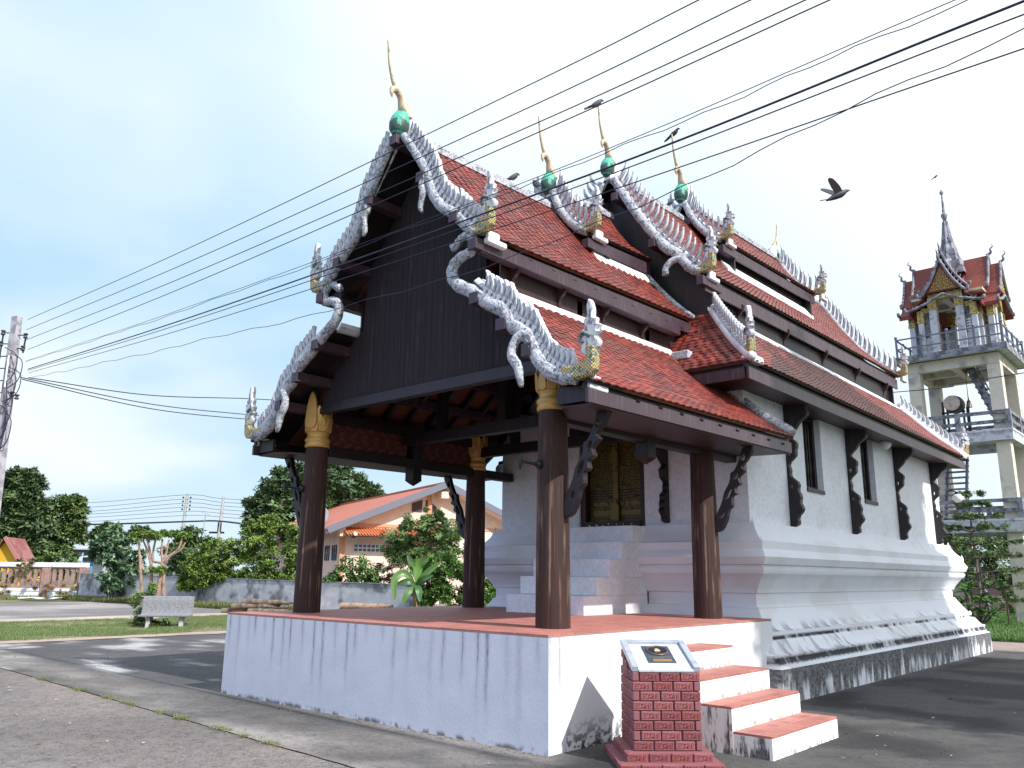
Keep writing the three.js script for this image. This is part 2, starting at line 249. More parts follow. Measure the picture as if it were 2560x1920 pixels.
function grass(label, n, place, h, cols) {
  const L = []; for (let i = 0; i < n; i++) { const p = place(); if (!p) continue; const c = mul(mixc(cols[0], cols[1], rnd()), rr(.7, 1.2)), s = h * rr(.6, 1.4) / .12; L.push([p, yaw(rr(0, 6.3)), [s, s, s], c]); }
  const g = inst('grass', tuftGeo, M.leaf, L, scene); tag(g, label, 'grass'); return g;
}
const GC = [[.10, .165, .045], [.19, .23, .085]];
grass('short lawn grass on the strip in front of the concrete bench', 52000, () => { const x = rr(-19.6, -12.6), z = rr(-12, 1.0), d = Math.min(x + 19.8, -12.75 - x + .6 * (nz2(x, z, 282, .7) - .5)); if (nz2(x, z, 231, 1.1) > .56 && rnd() < .85) return null; if (d < 0 || (d < .5 && rnd() < .6)) return null; return [x, .026, z]; }, .062, GC);
grass('bright green lawn behind the temple towards the pink wall', 26000, () => [rr(-5, 6), .018, -18.5 - 20 * rnd() ** 1.4], .13, [[.07, .17, .03], [.12, .22, .05]]);
grass('weeds at the foot of the white balustrade and garden wall', 6000, () => { const t = rnd(); const x = lerp(-44, -22, t), z = lerp(-11.5, -13.4, t) + (t < .2 ? rr(-2.5, 3) : rr(-.8, .6)); return [x, .016, z]; }, .22, [[.08, .13, .03], [.2, .2, .07]]);
grass('tufts of grass in the joint between road and temple apron', 420, () => { const x = [-5.6, -4.2, -3.2, -2.55, -1.7, -1.25, .1, .55, -.4][Math.floor(rnd() * 9)] + rr(-.3, .3) * rnd(); return [x, .005, kerbZ(x) + rr(-.06, .05)]; }, .035, [[.12, .17, .05], [.22, .22, .09]]);
{ // fallen leaves and grit lying about
  const L = [], lg = (() => { const g = new THREE.BufferGeometry(); g.setAttribute('position', new THREE.Float32BufferAttribute([-.5, 0, 0, 0, .12, .3, .5, .02, 0, -.5, 0, 0, .5, .02, 0, 0, .1, -.3], 3)); g.computeVertexNormals(); return fin(g); })();
  const C = [[.22, .13, .06], [.30, .22, .10], [.12, .09, .06], [.42, .40, .36], [.20, .18, .09]];
  for (let i = 0; i < 900; i++) { const r = rnd(), x = r < .5 ? rr(-12, 3) : r < .75 ? rr(3, 8) : rr(-19, -12.6), z = r < .5 ? rr(-3, 4) : r < .75 ? rr(-9, 1.5) : rr(-9, 1); if (x > -2.8 && x < 2.8 && z < .05 && z > -5) continue; L.push([[x, r < .75 ? .014 : .05, z], yaw(rr(0, 6.3)), rr(.015, .05) * (rnd() < .1 ? 1.6 : 1), mul(C[Math.floor(rnd() * 5)], rr(.7, 1.2))]); }
  for (let i = 0; i < 260; i++) { const x = rr(-2.7, 2.6); L.push([[x, .014, .02 + .12 * rnd() ** 2], yaw(rr(0, 6.3)), rr(.01, .03), mul(C[Math.floor(rnd() * 3)], rr(.5, 1))]); }
  tag(inst('fallen_leaves', lg, M.leaf, L, scene), 'small dry fallen leaves and grit scattered over the yard', 'leaves');
}

// ================================================================ temple
const temple = thing('temple_hall', 'white Thai temple hall with tiered red tile roofs, naga gables and open timber porch', 'temple', [0, 0, 0]);
const XW = 2.30, ZF = -4.86, ZB = -14.40, PW = 2.68, PL = 4.53;
// ---- base moulding of the hall
const PROF = [[.60, -.03], [.60, .41], [.545, .43], [.545, .47], [.53, .50], [.53, .565], [.475, .58], [.44, .62], [.40, .68], [.375, .715], [.33, .74], [.33, .83], [.275, .845], [.22, .92], [.17, 1.0], [.13, 1.06], [.105, 1.10], [.105, 1.12], [.06, 1.135], [.06, 1.295], [.095, 1.31], [.105, 1.35], [.125, 1.38], [.18, 1.46], [.235, 1.53], [.275, 1.56], [.295, 1.60], [.297, 1.645], [.268, 1.652], [.268, 1.668], [.315, 1.685], [.355, 1.78], [.295, 1.885], [.30, 1.985], [.25, 2.005], [.20, 2.06], [.15, 2.12], [.125, 2.16], [.10, 2.245], [.05, 2.235], [-.05, 2.235]];
const ARC = [0]; for (let i = 1; i < PROF.length; i++) ARC.push(ARC[i - 1] + Math.hypot(PROF[i][0] - PROF[i - 1][0], PROF[i][1] - PROF[i - 1][1]));
const AL = ARC[ARC.length - 1], vOf = (y) => { let i = PROF.findIndex((p) => p[1] >= y); return ARC[Math.max(0, i)] / AL; };
{
  const v1 = vOf(.41), v2 = vOf(.50), v3 = vOf(.565), v4 = vOf(.74), v5 = vOf(.83), v6 = vOf(1.13);
  const map = tex(1536, 768, (u, v) => {
    const st = fbm(u, v, 120, 4, 301, 4), st2 = fbm(u + v * .15, v, 90, 10, 305, 4), big = fbm(u, v, 7, 3, 309, 4), fine = vn(u, v, 300, 150, 311);
    let c = mixc([.765, .79, .85], [.71, .715, .75], smooth(.5, .74, fbm(u, v, 14, 6, 315, 5)));
    const pn = .55 * st + .45 * fbm(u, v, 160, 14, 325, 4); const plin = v < v1 ? smooth(.66, .34, pn - .24 * smooth(v1 * .2, v1, v) + .22 * (.5 - big) - .015) * (.75 + .25 * fine) : 0;
    const led = smooth(.022, .008, Math.abs(v - v2 + .006 * (fine - .5))) * smooth(.26, .56, st2 * .6 + big * .5);
    const run = v > v2 && v < v4 ? .5 * smooth(.52, .74, st2 * .8 + .2 * big + .10 * smooth(v3 + .05, v2, v)) : 0;
    const led2 = smooth(.016, .004, Math.abs(v - v4 - .003 + .006 * (st2 - .5))) * smooth(.34, .62, st2 * .6 + big * .45), up = v > v5 ? .65 * smooth(v5 + .07, v5, v) * smooth(.50, .68, st2 * .7 + .35 * big) : 0;
    const w = fbm(u, v, 40, 12, 321, 4); const rust = v > v6 ? .35 * smooth(.62, .75, w) : 0;
    c = mixc(c, [.60, .52, .48], rust * .22);
    return mixc(c, mul([.034, .036, .04], .7 + .6 * fine), Math.min(1, Math.max(plin, led, run, led2, up))); }, 9.6, false, 1);
  M.baseM = mat({ map, roughness: .85, bumpMap: bumpT(8, 1.3, 323), bumpScale: .0015 });
  const ring = (i) => { const [d, y] = PROF[i]; return [[-XW - d, y, ZF + d], [XW + d, y, ZF + d], [XW + d, y, ZB - d], [-XW - d, y, ZB - d]]; };
  const pos = [], uv = [];
  for (let i = 0; i + 1 < PROF.length; i++) { const A = ring(i), B = ring(i + 1); let run = 0;
    for (let k = 0; k < 4; k++) { const j = (k + 1) % 4, n = k % 2 ? 24 : 8, L = k % 2 ? 9.6 : 4.6;
      for (let s = 0; s < n; s++) { const t0 = s / n, t1 = (s + 1) / n, f = (P, Q, t) => P.map((x, m) => lerp(x, Q[m], t)), a = f(A[k], A[j], t0), b = f(A[k], A[j], t1), c = f(B[k], B[j], t1), d = f(B[k], B[j], t0);
        pos.push(...a, ...b, ...c, ...a, ...c, ...d); const u0 = run + t0 * L, u1 = run + t1 * L, va = ARC[i] / AL, vb = ARC[i + 1] / AL; uv.push(u0, va, u1, va, u1, vb, u0, va, u1, vb, u0, vb); } run += L; } }
  let g = new THREE.BufferGeometry(); g.setAttribute('position', new THREE.Float32BufferAttribute(pos, 3)); g.setAttribute('uv', new THREE.Float32BufferAttribute(uv, 2)); g = toCreasedNormals(g, .45);
  part('base_moulding', fin(g, true), M.baseM, temple);
  // little upturned corner tips on the two lotus tiers
  const tips = []; for (const [sx, zz, sz] of [[1, ZF, 1], [-1, ZF, 1], [1, ZB, -1]]) for (const [d, y, h] of [[.10, 2.235, .10], [.30, 1.975, .09], [.105, 1.115, .04], [.33, .825, .05], [.53, .56, .03]]) { const g2 = new THREE.ConeGeometry(.035, h, 4); g2.rotateY(Math.PI / 4); g2.translate(sx * (XW + d - .026), y + h / 2 - .012, zz + sz * (d - .026)); tips.push(fin(g2)); }
  tips.forEach((t) => part('corner_tip', t, M.plaster, temple));
}
// ---- hall walls with window openings on the right side
{
  const w = [], T = .38, wins = [[-7.64, -6.92], [-10.22, -9.52]], y0 = 2.85, y1 = 4.16, top = 4.75;
  let z = ZF; for (const [a, b] of wins) { w.push(bb(XW - T, XW, 2.2, top, b, z)); w.push(bb(XW - T, XW, 2.2, y0, a, b), bb(XW - T, XW, y1, top, a, b)); z = a; } w.push(bb(XW - T, XW, 2.2, top, ZB, z));
  w.push(bb(-XW, -XW + T, 2.2, top, ZB, ZF), bb(-XW + T, XW - T, 2.2, top, ZB, ZB + T));
  const D0 = -.62, D1 = .62; w.push(bb(-XW + T, D0, 2.2, 4.7, ZF - T, ZF), bb(D1, XW - T, 2.2, 4.7, ZF - T, ZF), bb(D0, D1, 3.86, 4.7, ZF - T, ZF));
  part('hall_wall', w, M.plaster, temple);
  for (const [a, b] of wins) {
    const f = part('window', [bb(XW - .20, XW - .10, y0, y0 + .10, a, b), bb(XW - .20, XW - .10, y1 - .12, y1, a, b), bb(XW - .20, XW - .10, y0 + .1, y1 - .12, a, a + .09), bb(XW - .20, XW - .10, y0 + .1, y1 - .12, b - .09, b), bb(XW - .06, XW + .02, y0 - .01, y0 + .05, a + .01, b - .01)], M.darkWood, temple);
    part('window_back', bb(XW - .30, XW - .22, y0, y1, a, b), M.black, f);
    for (let k = 0; k < 5; k++) { const zz = lerp(a + .15, b - .15, k / 4); part('baluster', mv(lathe([[.016, y0 + .1], [.02, y0 + .2], [.012, y0 + .3], [.026, y0 + .42], [.016, y0 + .55], [.02, y0 + .7], [.012, y0 + .82], [.024, y0 + .95], [.016, y0 + 1.2]], 8), XW - .15, 0, zz), M.darkWood, f); }
    part('window_head', bb(XW - .1, XW + .02, y1 - .07, y1 + .02, a + .02, b - .02), M.darkWood, f);
  }
  // door with gilded leaves
  const dr = part('door', [bb(D0, D0 + .1, 2.22, 3.86, ZF - .28, ZF - .04), bb(D1 - .1, D1, 2.22, 3.86, ZF - .28, ZF - .04), bb(D0 + .1, D1 - .1, 3.74, 3.86, ZF - .28, ZF - .04), bb(D0 + .1, D1 - .1, 2.22, 2.34, ZF - .28, ZF - .02)], M.redWood, temple);
  const leafT = tex(512, 1024, (u, v) => { const r = fbm(u, v, 26, 52, 331, 3), q = Math.abs(Math.sin(u * 40 + 6 * vn(u, v, 6, 12, 333)) * Math.sin(v * 80 + 5 * vn(u, v, 7, 14, 335))); const band = v < .2 ? (Math.abs((v * 30) % 1 - .5) < .16 ? 0 : 1) : 1; const on = smooth(.30, .5, q * .6 + r * .5) * band; return mixc([.018, .015, .008], [.20, .135, .03], on * (.5 + .5 * fbm(u, v, 5, 8, 337, 3))); }, .5, false, 1.3);
  const leafM = mat({ map: leafT, roughness: .5, metalness: .35 });
  for (const s of [-1, 1]) { const lf = part('door_leaf', bb(s < 0 ? -.52 : .012, s < 0 ? -.012 : .52, 2.34, 3.74, ZF - .22, ZF - .17), leafM, dr); part('door_panel', [bb(s * .27 - .19, s * .27 + .19, 2.44, 2.52, ZF - .17, ZF - .155), bb(s * .27 - .19, s * .27 + .19, 2.6, 2.66, ZF - .17, ZF - .155)], M.oldGold, dr); }
  part('door_mullion', [bb(-.045, .045, 2.34, 3.74, ZF - .165, ZF - .13), poly([[-.07, 2.36], [.07, 2.36], [.07, 2.58], [0, 2.70], [-.07, 2.58]], .03).translate(0, 0, ZF - .115), poly([[0, 3.12], [.07, 3.24], [.07, 3.42], [0, 3.54], [-.07, 3.42], [-.07, 3.24]], .03).translate(0, 0, ZF - .115)], M.oldGold, dr);
  Array.from({ length: 7 }, (_, k) => { const g = new THREE.IcosahedronGeometry(rr(.012, .022), 0); g.translate(-.42 + .13 * k + rr(-.03, .03), 2.29 + rr(-.02, .01), ZF - .008); part('flower', fin(g), M.white, dr); });
  part('socket_box', [rbox(-.96, -.80, 2.46, 2.62, ZF, ZF + .03, .006), bb(-.885, -.87, 2.24, 2.46, ZF, ZF + .015)], M.white, temple);
  part('conduit', [mv(cyl(0, 4.0, 4.75, 0, .012, .012, 8), XW + .02, 0, -5.9)], M.white, temple);
}
// ---- porch platform, tiled floor, outside steps, inside stairs
{
  const drip = (seedv, cnt, W) => { const a = []; for (let k = 0; k < cnt; k++) a.push([(k + .5 + .5 * (hash(k, 1, seedv) - .5)) / cnt, .0014 + .0022 * hash(k, 2, seedv), .25 + .8 * hash(k, 3, seedv), .2 + .6 * hash(k, 4, seedv)]); return a; };
  const D = drip(5, 27);
  const frontT = tex(2048, 384, (u, v) => {
    let c = mixc([.67, .695, .77], [.58, .60, .665], fbm(u, v, 24, 5, 351, 5)); let k = 0;
    for (const [x, w, len, st] of D) { const dx = Math.abs(u - x - .003 * (vn(u, v, 3, 6, 353) - .5)); const vv = 1 - v; if (dx < .02) k = Math.max(k, st * smooth(w * (1.5 + 1.2 * vn(.3, v, 2, 30, 355)), w * .3, dx) * smooth(len, len * .2, vv) * (.45 + .55 * vn(u, v, 200, 20, 357)), .30 * smooth(.012, .002, dx) * smooth(len * 1.3, 0, vv) * fbm(u, v, 200, 8, 358, 3)); }
    k = Math.max(k, .8 * smooth(.975, 1, v) * smooth(.52, .62, fbm(u, v, 90, 8, 361, 4)), .8 * smooth(.05, 0, v - .03 * fbm(u, v, 90, 3, 363, 3)) * smooth(.40, .6, fbm(u, v, 60, 6, 365, 3)));
    return mixc(c, [.055, .058, .07], k); }, 5.36, false, 1); frontT.offset.x = .5;
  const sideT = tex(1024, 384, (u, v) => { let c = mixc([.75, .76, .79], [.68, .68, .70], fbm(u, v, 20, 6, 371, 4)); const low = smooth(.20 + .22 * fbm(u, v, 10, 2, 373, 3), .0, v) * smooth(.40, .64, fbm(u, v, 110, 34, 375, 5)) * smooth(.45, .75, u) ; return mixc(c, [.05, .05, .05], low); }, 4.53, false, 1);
  const FM = mat({ map: frontT, roughness: .85, bumpMap: bumpT(8, 1.6, 381), bumpScale: .0014 }), SM = mat({ map: sideT, roughness: .85 });
  part('platform_front', bb(-PW, PW, -.03, .972, -.25, 0), FM, temple);
  part('platform_side', [bb(PW - .25, PW, -.03, .972, -PL, -.25)], SM, temple);
  part('platform_side', [bb(-PW, -PW + .25, -.03, .972, -PL, -.25)], SM, temple);
  part('platform_core', [bb(-PW + .25, PW - .25, .5, .972, -4.8, -.25)], M.grout, temple);
  // floor tiles: the nearest 300 are single pieces, the rest one joined part
  const TS = .2, nx = 27, nzt = 23, cells = [], ox = -PW, w = 2 * PW / nx, d = PL / nzt;
  for (let i = 0; i < nx; i++) for (let j = 0; j < nzt; j++) { const x = ox + (i + .5) * w, z = -(j + .5) * d; cells.push([x, z, Math.hypot(x - 7.4, z - 5.8)]); }
  cells.sort((a, b) => a[2] - b[2]);
  const tg = rbox(-w / 2 + .003, w / 2 - .003, .972, .999, -d / 2 + .003, d / 2 - .003, .003), rest = [];
  const steps = [[2.68, 3.09, .8], [3.09, 3.48, .6], [3.48, 3.79, .4], [3.79, 4.15, .2]], sz0 = -1.18, sz1 = -2.64;
  cells.forEach(([x, z], k) => { if (k < 264) { const m = part('floor_tile', tg, M.floorTile[Math.floor(rnd() * 3)], temple); m.position.set(x, rr(-.0015, .0005), z); m.rotation.y = rr(-.006, .006); } else rest.push(mv(tg.clone(), x, rr(-.0015, .0005), z)); });
  const r = part('floor_tiles', rest, M.floorTile[1], temple); r.userData.kind = 'stuff';
  part('floor_edge', [bb(-PW, PW, .972, .985, -PL, -.001)], M.grout, temple);
  const stainT = tex(1024, 256, (u, v) => { const st = fbm(u, v, 40, 3, 391, 5), b = fbm(u, v, 6, 3, 393, 4); return mixc([.72, .72, .73], mul([.03, .03, .03], 1 + vn(u, v, 200, 60, 397)), smooth(.51, .70, .5 * st + .28 * fbm(u, v, 110, 16, 395, 4) + b * .36 + .02 * smooth(.4, 1, v)) * (.8 + .2 * vn(u, v, 200, 60, 398))); }, 1.55, false, .85);
  const stM = mat({ map: stainT, roughness: .85 });
  const lightT = tex(1024, 128, (u, v) => { const st = fbm(u, v, 60, 4, 401, 4); return mixc([.77, .77, .77], [.08, .08, .08], smooth(.62, .78, st + .24 * smooth(.45, 0, v) - .08) * .7); }, 1.5, false, .2);
  const ltM = mat({ map: lightT, roughness: .85 });
  steps.forEach(([x0, x1, h], k) => {
    const st = part('step', [bb(x0, x1 - .03, -.03, h - .022, sz1, sz0)], stM, temple);
    part('riser', bb(x1 - .03, x1, -.03, h - .022, sz1 - .002, sz0 + .002), ltM, st);
    const n = 7, tw = (sz0 - sz1) / n; for (let i = 0; i < n; i++) for (const [a, b] of k === 0 ? [[x0 + .002, x1]] : [[x0 + .002, x0 + .19], [x0 + .19, x1]]) part('floor_tile', rbox(a + .002, b - .002, h - .022, h, sz1 + i * tw + .002, sz1 + (i + 1) * tw - .002, .003), M.floorTile[Math.floor(rnd() * 3)], st);
  });
  // inside stairs: five risers to the door sill
  for (let k = 0; k < 5; k++) part('stair', rbox(-.69, .69, k ? 1 + .247 * k : .98, 1 + .247 * (k + 1), ZF + (k === 4 ? -.30 : .1), -3.2 - .3 * k, .008), M.plaster, temple);
  part('stair_cheek', [0, 1, 2, 3].map((k) => bb(-.68, .68, .98, 1 + .247 * (k + 1) - .01, ZF + .05, -3.23 - .3 * k)), M.plaster, temple);
}
// ---- roofs
const allTiles = [], bigTiles = [];
const tileGeo = (() => {                                             // one clay tile: x across, z down the slope, cambered, thick lower edge
  const w = .069, L = .058, P = [], t = .013, v = (x, y, z) => [x, y, z];
  const A = [v(-w, .000, -L), v(0, .010, -L), v(w, .000, -L)], B = [v(-w, t - .007, L - .006), v(0, t + .008, L + .005), v(w, t - .007, L - .006)], C = B.map(([x, y, z]) => [x, y - .013, z]);
  const q = (a, b, c, d) => P.push(...a, ...b, ...c, ...a, ...c, ...d);
  q(A[0], B[0], B[1], A[1]); q(A[1], B[1], B[2], A[2]); q(B[0], C[0], C[1], B[1]); q(B[1], C[1], C[2], B[2]); q(A[0], [-w, -.01, -L], C[0], B[0]); q(A[2], B[2], C[2], [w, -.01, -L]);
  const g = new THREE.BufferGeometry(); g.setAttribute('position', new THREE.Float32BufferAttribute(P, 3)); return fin(g);
})();
function along(prof) { const s = [0]; for (let i = 1; i < prof.length; i++) s.push(s[i - 1] + Math.hypot(prof[i][0] - prof[i - 1][0], prof[i][1] - prof[i - 1][1])); return { s, L: s[s.length - 1], at(d) { let i = 1; while (i < s.length - 1 && s[i] < d) i++; const t = (d - s[i - 1]) / (s[i] - s[i - 1]); const a = prof[i - 1], b = prof[i], l = s[i] - s[i - 1]; return [lerp(a[0], b[0], t), lerp(a[1], b[1], t), (b[0] - a[0]) / l, (b[1] - a[1]) / l]; } }; }
const TILEC = [[.215, .034, .024], [.18, .030, .022], [.255, .045, .030], [.12, .025, .021], [.195, .032, .023]];
function roofTiles(prof, zr, rise, z0, z1, side, big, dark = 1) {
  const a = along(prof), rows = Math.floor(a.L / .080), pitch = a.L / rows;
  for (let r = 0; r < rows; r++) {
    const d = (r + .5) * pitch, [x, y, tx, ty] = a.at(d), [za, zb] = zr(x), n = Math.round((za - zb) / .143);
    for (let k = 0; k < n; k++) {
      const z = za - (k + .5) * (za - zb) / n, yy = y + rise * (z - z0) / (z1 - z0);
      const X = new THREE.Vector3(0, 0, -side), Z = new THREE.Vector3(tx * side, ty, 0), Y = new THREE.Vector3().crossVectors(Z, X);
      if (Y.y < 0) { Y.negate(); X.negate(); }
      const q = new THREE.Quaternion().setFromRotationMatrix(_m.makeBasis(X, Y, Z)); q.multiply(_q.setFromEuler(_e.set(rr(-.035, .035), rr(-.03, .03), rr(-.05, .05))));
      const age = smooth(.48, .7, nz2(z * 3 + 7 * side, d * 3 + x, 411, 1.3)), c = mul(mixc(TILEC[Math.floor(rnd() * 5)], [.13, .045, .038], .65 * age * rnd() + .15 * age), rr(.85, 1.12) * dark), p = [side * x + Y.x * .004, yy + Y.y * .004 + rr(0, .003), z];
      if (big) bigTiles.push([p, q, Math.hypot(p[0] - 7.4, p[1] - 1.5, p[2] - 5.8), c]); else allTiles.push([p, q, 1, c]);
    }
  }
}
function roofSlab(prof, za, zb, z0, z1, rise, side, th) {            // deck under the tiles following the curve; za/zb may depend on x (hips)
  const pos = [], yy = (y, z) => y + rise * (z - z0) / (z1 - z0), P = (x, y, z) => [side * x, yy(y, z), z];
  const tri = (...v) => v.forEach((p) => pos.push(...p)), qd = (a, b, c, d) => { if (side > 0) tri(a, b, c, a, c, d); else tri(a, c, b, a, d, c); };
  const nrm = (i) => { const a = prof[Math.max(0, i - 1)], b = prof[Math.min(prof.length - 1, i + 1)], l = Math.hypot(b[0] - a[0], b[1] - a[1]); return [-(b[1] - a[1]) / l, (b[0] - a[0]) / l]; };
  const lo = prof.map(([x, y], i) => { const [nx, ny] = nrm(i); return [Math.max(0, x - nx * th), y - ny * th]; });
  for (let i = 0; i + 1 < prof.length; i++) {
    const [x0, y0] = prof[i], [x1, y1] = prof[i + 1], [u0, v0] = lo[i], [u1, v1] = lo[i + 1], a0 = za(x0), a1 = za(x1), b0 = zb(x0), b1 = zb(x1);
    qd(P(x0, y0, a0), P(x1, y1, a1), P(x1, y1, b1), P(x0, y0, b0)); qd(P(u0, v0, b0), P(u1, v1, b1), P(u1, v1, a1), P(u0, v0, a0));
    qd(P(u0, v0, a0), P(u1, v1, a1), P(x1, y1, a1), P(x0, y0, a0)); qd(P(x0, y0, b0), P(x1, y1, b1), P(u1, v1, b1), P(u0, v0, b0));
  }
  const n = prof.length - 1; qd(P(...prof[n], za(prof[n][0])), P(...lo[n], za(prof[n][0])), P(...lo[n], zb(prof[n][0])), P(...prof[n], zb(prof[n][0])));
  const g = new THREE.BufferGeometry(); g.setAttribute('position', new THREE.Float32BufferAttribute(pos, 3)); return fin(g);
}
const ROOF = {
  porchUpper: { prof: [[0, 7.00], [.3, 6.61], [.6, 6.23], [.9, 5.84], [1.2, 5.50], [1.5, 5.22]], z0: -.28, z1: -4.95, rise: .12, fx: 1.47, fy: [5.0, 5.16], label: 'steep upper tile roof of the porch' },
  porchLower: { prof: [[1.38, 4.67], [1.8, 4.28], [2.2, 3.91], [2.6, 3.57], [2.96, 3.32]], z0: -.28, z1: -4.95, rise: .05, fx: 2.92, fy: [3.11, 3.25], label: 'lower tile roof of the porch' },
  mini: { prof: [[0, 7.40], [.2, 7.05], [.45, 6.72], [.80, 6.42]], z0: -3.32, z1: -4.97, rise: .08, fx: .77, fy: [6.18, 6.36], label: 'raised tile roof step on the porch ridge' },
  mainUpper: { prof: [[0, 8.27], [.25, 7.93], [.55, 7.45], [.95, 6.90], [1.35, 6.48], [1.78, 6.07]], z0: -4.93, z1: -14.15, rise: .08, fx: 1.74, fy: [5.76, 5.98], label: 'upper tile roof of the hall' },
  raised: { prof: [[0, 8.69], [.2, 8.36], [.5, 7.97], [.88, 7.63]], z0: -7.45, z1: -11.75, rise: .12, fx: .85, fy: [7.38, 7.57], label: 'raised tile roof step in the middle of the hall ridge' },
};
for (const [key, R] of Object.entries(ROOF)) for (const side of [1, -1]) {
  const pz = key.startsWith('porch') ? -.84 : R.z1; part('roof_deck', roofSlab(R.prof, () => R.z0, () => pz, R.z0, R.z1, R.rise, side, .035), M.darkWood, temple, side > 0 ? R.label : undefined); if (pz > R.z1) part('roof_deck', roofSlab(R.prof, () => pz, () => R.z1, R.z0, R.z1, R.rise, side, .035), M.terra, temple);
  roofTiles(R.prof, () => [R.z0 - .05, R.z1 + .03], R.rise, R.z0, R.z1, side, key === 'porchLower' && side > 0);
  const ez = (z) => R.rise * (z - R.z0) / (R.z1 - R.z0), e = R.prof[R.prof.length - 1];
  const zz0 = R.z0 - .02, zz1 = R.z1, bd = (x0, x1, y0, y1) => slab([[side * x0, y1 + ez(zz0), zz0], [side * x1, y1 + ez(zz0), zz0], [side * x1, y1 + ez(zz1), zz1], [side * x0, y1 + ez(zz1), zz1]], y1 - y0);
  part('fascia_board', bd(R.fx - .035, R.fx, R.fy[0], R.fy[1]), M.fascia, temple);
  part('fascia_board', bd(R.fx - .075, R.fx - .03, R.fy[1] - .005, e[1] - .012), M.darkWood, temple);
}
// hall's lower skirt roof, hipped at both ends
const LOW = { prof: [[1.76, 5.44], [2.1, 5.03], [2.45, 4.65], [2.82, 4.32]], z0: -4.08, z1: -15.02, rise: -.10 };
{
  const za = (x) => LOW.z0 - (2.82 - x), zb = (x) => LOW.z1 + (2.82 - x), P = LOW.prof, ez = (z) => LOW.rise * (z - LOW.z0) / (LOW.z1 - LOW.z0);
  for (const side of [1, -1]) {
    part('roof_deck', roofSlab(P, za, zb, LOW.z0, LOW.z1, LOW.rise, side, .035), M.redWood, temple, side > 0 ? 'long lower skirt roof of the hall' : undefined);
    roofTiles(P, (x) => [za(x) - .03, zb(x) + .03], LOW.rise, LOW.z0, LOW.z1, side, false, 1.1);
    // front and back hips: the same profile turned through a right angle
    for (const fr of [1, -1]) {
      const zc = fr > 0 ? LOW.z0 : LOW.z1, pos = [];
      for (let i = 0; i + 1 < P.length; i++) { const [x0, y0] = P[i], [x1, y1] = P[i + 1], k = fr > 0 ? 0 : LOW.rise, a = [side * x0, y0 + k, zc - fr * (2.82 - x0)], b = [side * x1, y1 + k, zc - fr * (2.82 - x1)], c = [side * 1.30, y1 + k, b[2]], d = [side * 1.30, y0 + k, a[2]]; pos.push(...a, ...b, ...c, ...a, ...c, ...d); const o = (p) => [p[0], p[1] - .04, p[2] - fr * .02]; const A = o(a), B = o(b), C = o(c), Dd = o(d); pos.push(...A, ...C, ...B, ...A, ...Dd, ...C); if (i === P.length - 2) pos.push(...b, ...B, ...C, ...b, ...C, ...c); }
      const g = new THREE.BufferGeometry(); g.setAttribute('position', new THREE.Float32BufferAttribute(pos, 3)); part('hip_deck', fin(g), M.redWood, temple);
      if (fr > 0) { const a = along(P), rows = Math.floor(a.L / .085);
        for (let r = 0; r < rows; r++) { const [x, y, tx, ty] = a.at((r + .5) * a.L / rows), n = Math.round((x - 1.3) / .143), z = zc - (2.82 - x); for (let k = 0; k < n; k++) { const xx = x - .03 - (k + .5) * (x - 1.33) / n, Zv = new THREE.Vector3(0, ty, tx), X = new THREE.Vector3(1, 0, 0), Y = new THREE.Vector3().crossVectors(Zv, X); const q = new THREE.Quaternion().setFromRotationMatrix(_m.makeBasis(X, Y, Zv)); q.multiply(_q.setFromEuler(_e.set(rr(-.05, .05), rr(-.04, .04), rr(-.08, .08)))); allTiles.push([[side * xx, y + .004 + rr(0, .006), z + .003], q, 1, mul(TILEC[Math.floor(rnd() * 5)], rr(.85, 1.2))]); } } }
    }
    const bd = (x0, x1, y0, y1) => slab([[side * x0, y1, LOW.z0 - .0], [side * x1, y1, LOW.z0], [side * x1, y1 + LOW.rise, LOW.z1], [side * x0, y1 + LOW.rise, LOW.z1]], y1 - y0);
    part('fascia_board', bd(2.74, 2.775, 4.07, 4.23), M.fascia, temple); part('fascia_board', bd(2.70, 2.745, 4.225, 4.31), M.darkWood, temple);
    part('fascia_board', bb(side * 1.36, side * 2.70, 4.09, 4.24, LOW.z0 - .075, LOW.z0 - .04), M.fascia, temple);
    part('fascia_board', bb(side * 1.36, side * 2.70, 4.24, 4.30, LOW.z0 - .10, LOW.z0 - .06), M.darkWood, temple);
    part('soffit', slab([[side * XW, 4.14, LOW.z0 - .1], [side * 2.74, 4.10, LOW.z0 - .1], [side * 2.74, 4.10 + LOW.rise, LOW.z1 + .05], [side * XW, 4.14 + LOW.rise, LOW.z1 + .05]], .02), M.redWood, temple);
    part('soffit', slab([[side * 1.36, 4.14, ZF - .01], [side * 1.36, 4.12, LOW.z0 - .1], [side * 2.3, 4.12, LOW.z0 - .1], [side * 2.3, 4.14, ZF - .01]], .02), M.redWood, temple);
    // white mortar on the hips, with a row of fins
    const hip = (fr) => [0, .33, .66, 1].map((t) => { const a = along(P), [x, y] = a.at(a.L * t), k = fr > 0 ? 0 : LOW.rise; return [side * (x + .01), y + .035 + k, fr > 0 ? LOW.z0 - (2.82 - x) + .02 : LOW.z1 + (2.82 - x) - .02]; });
    for (const fr of [1, -1]) { const h = hip(fr); part('hip_ridge', sweep(curve(h, 8), .075, 6), M.white, temple); }
  }
}
// tiles: the 300 nearest of the porch's lower roof one by one, all the others as one part
bigTiles.sort((a, b) => a[2] - b[2]);
bigTiles.forEach(([p, q, d, c], i) => { if (i < 300) { const m = part('roof_tile', tileGeo, M.tile[Math.floor(rnd() * 4)], temple); m.position.set(...p); m.quaternion.copy(q); } else allTiles.push([p, q, 1, c]); });
inst('roof_tiles', tileGeo, M.tileInst, allTiles, temple);

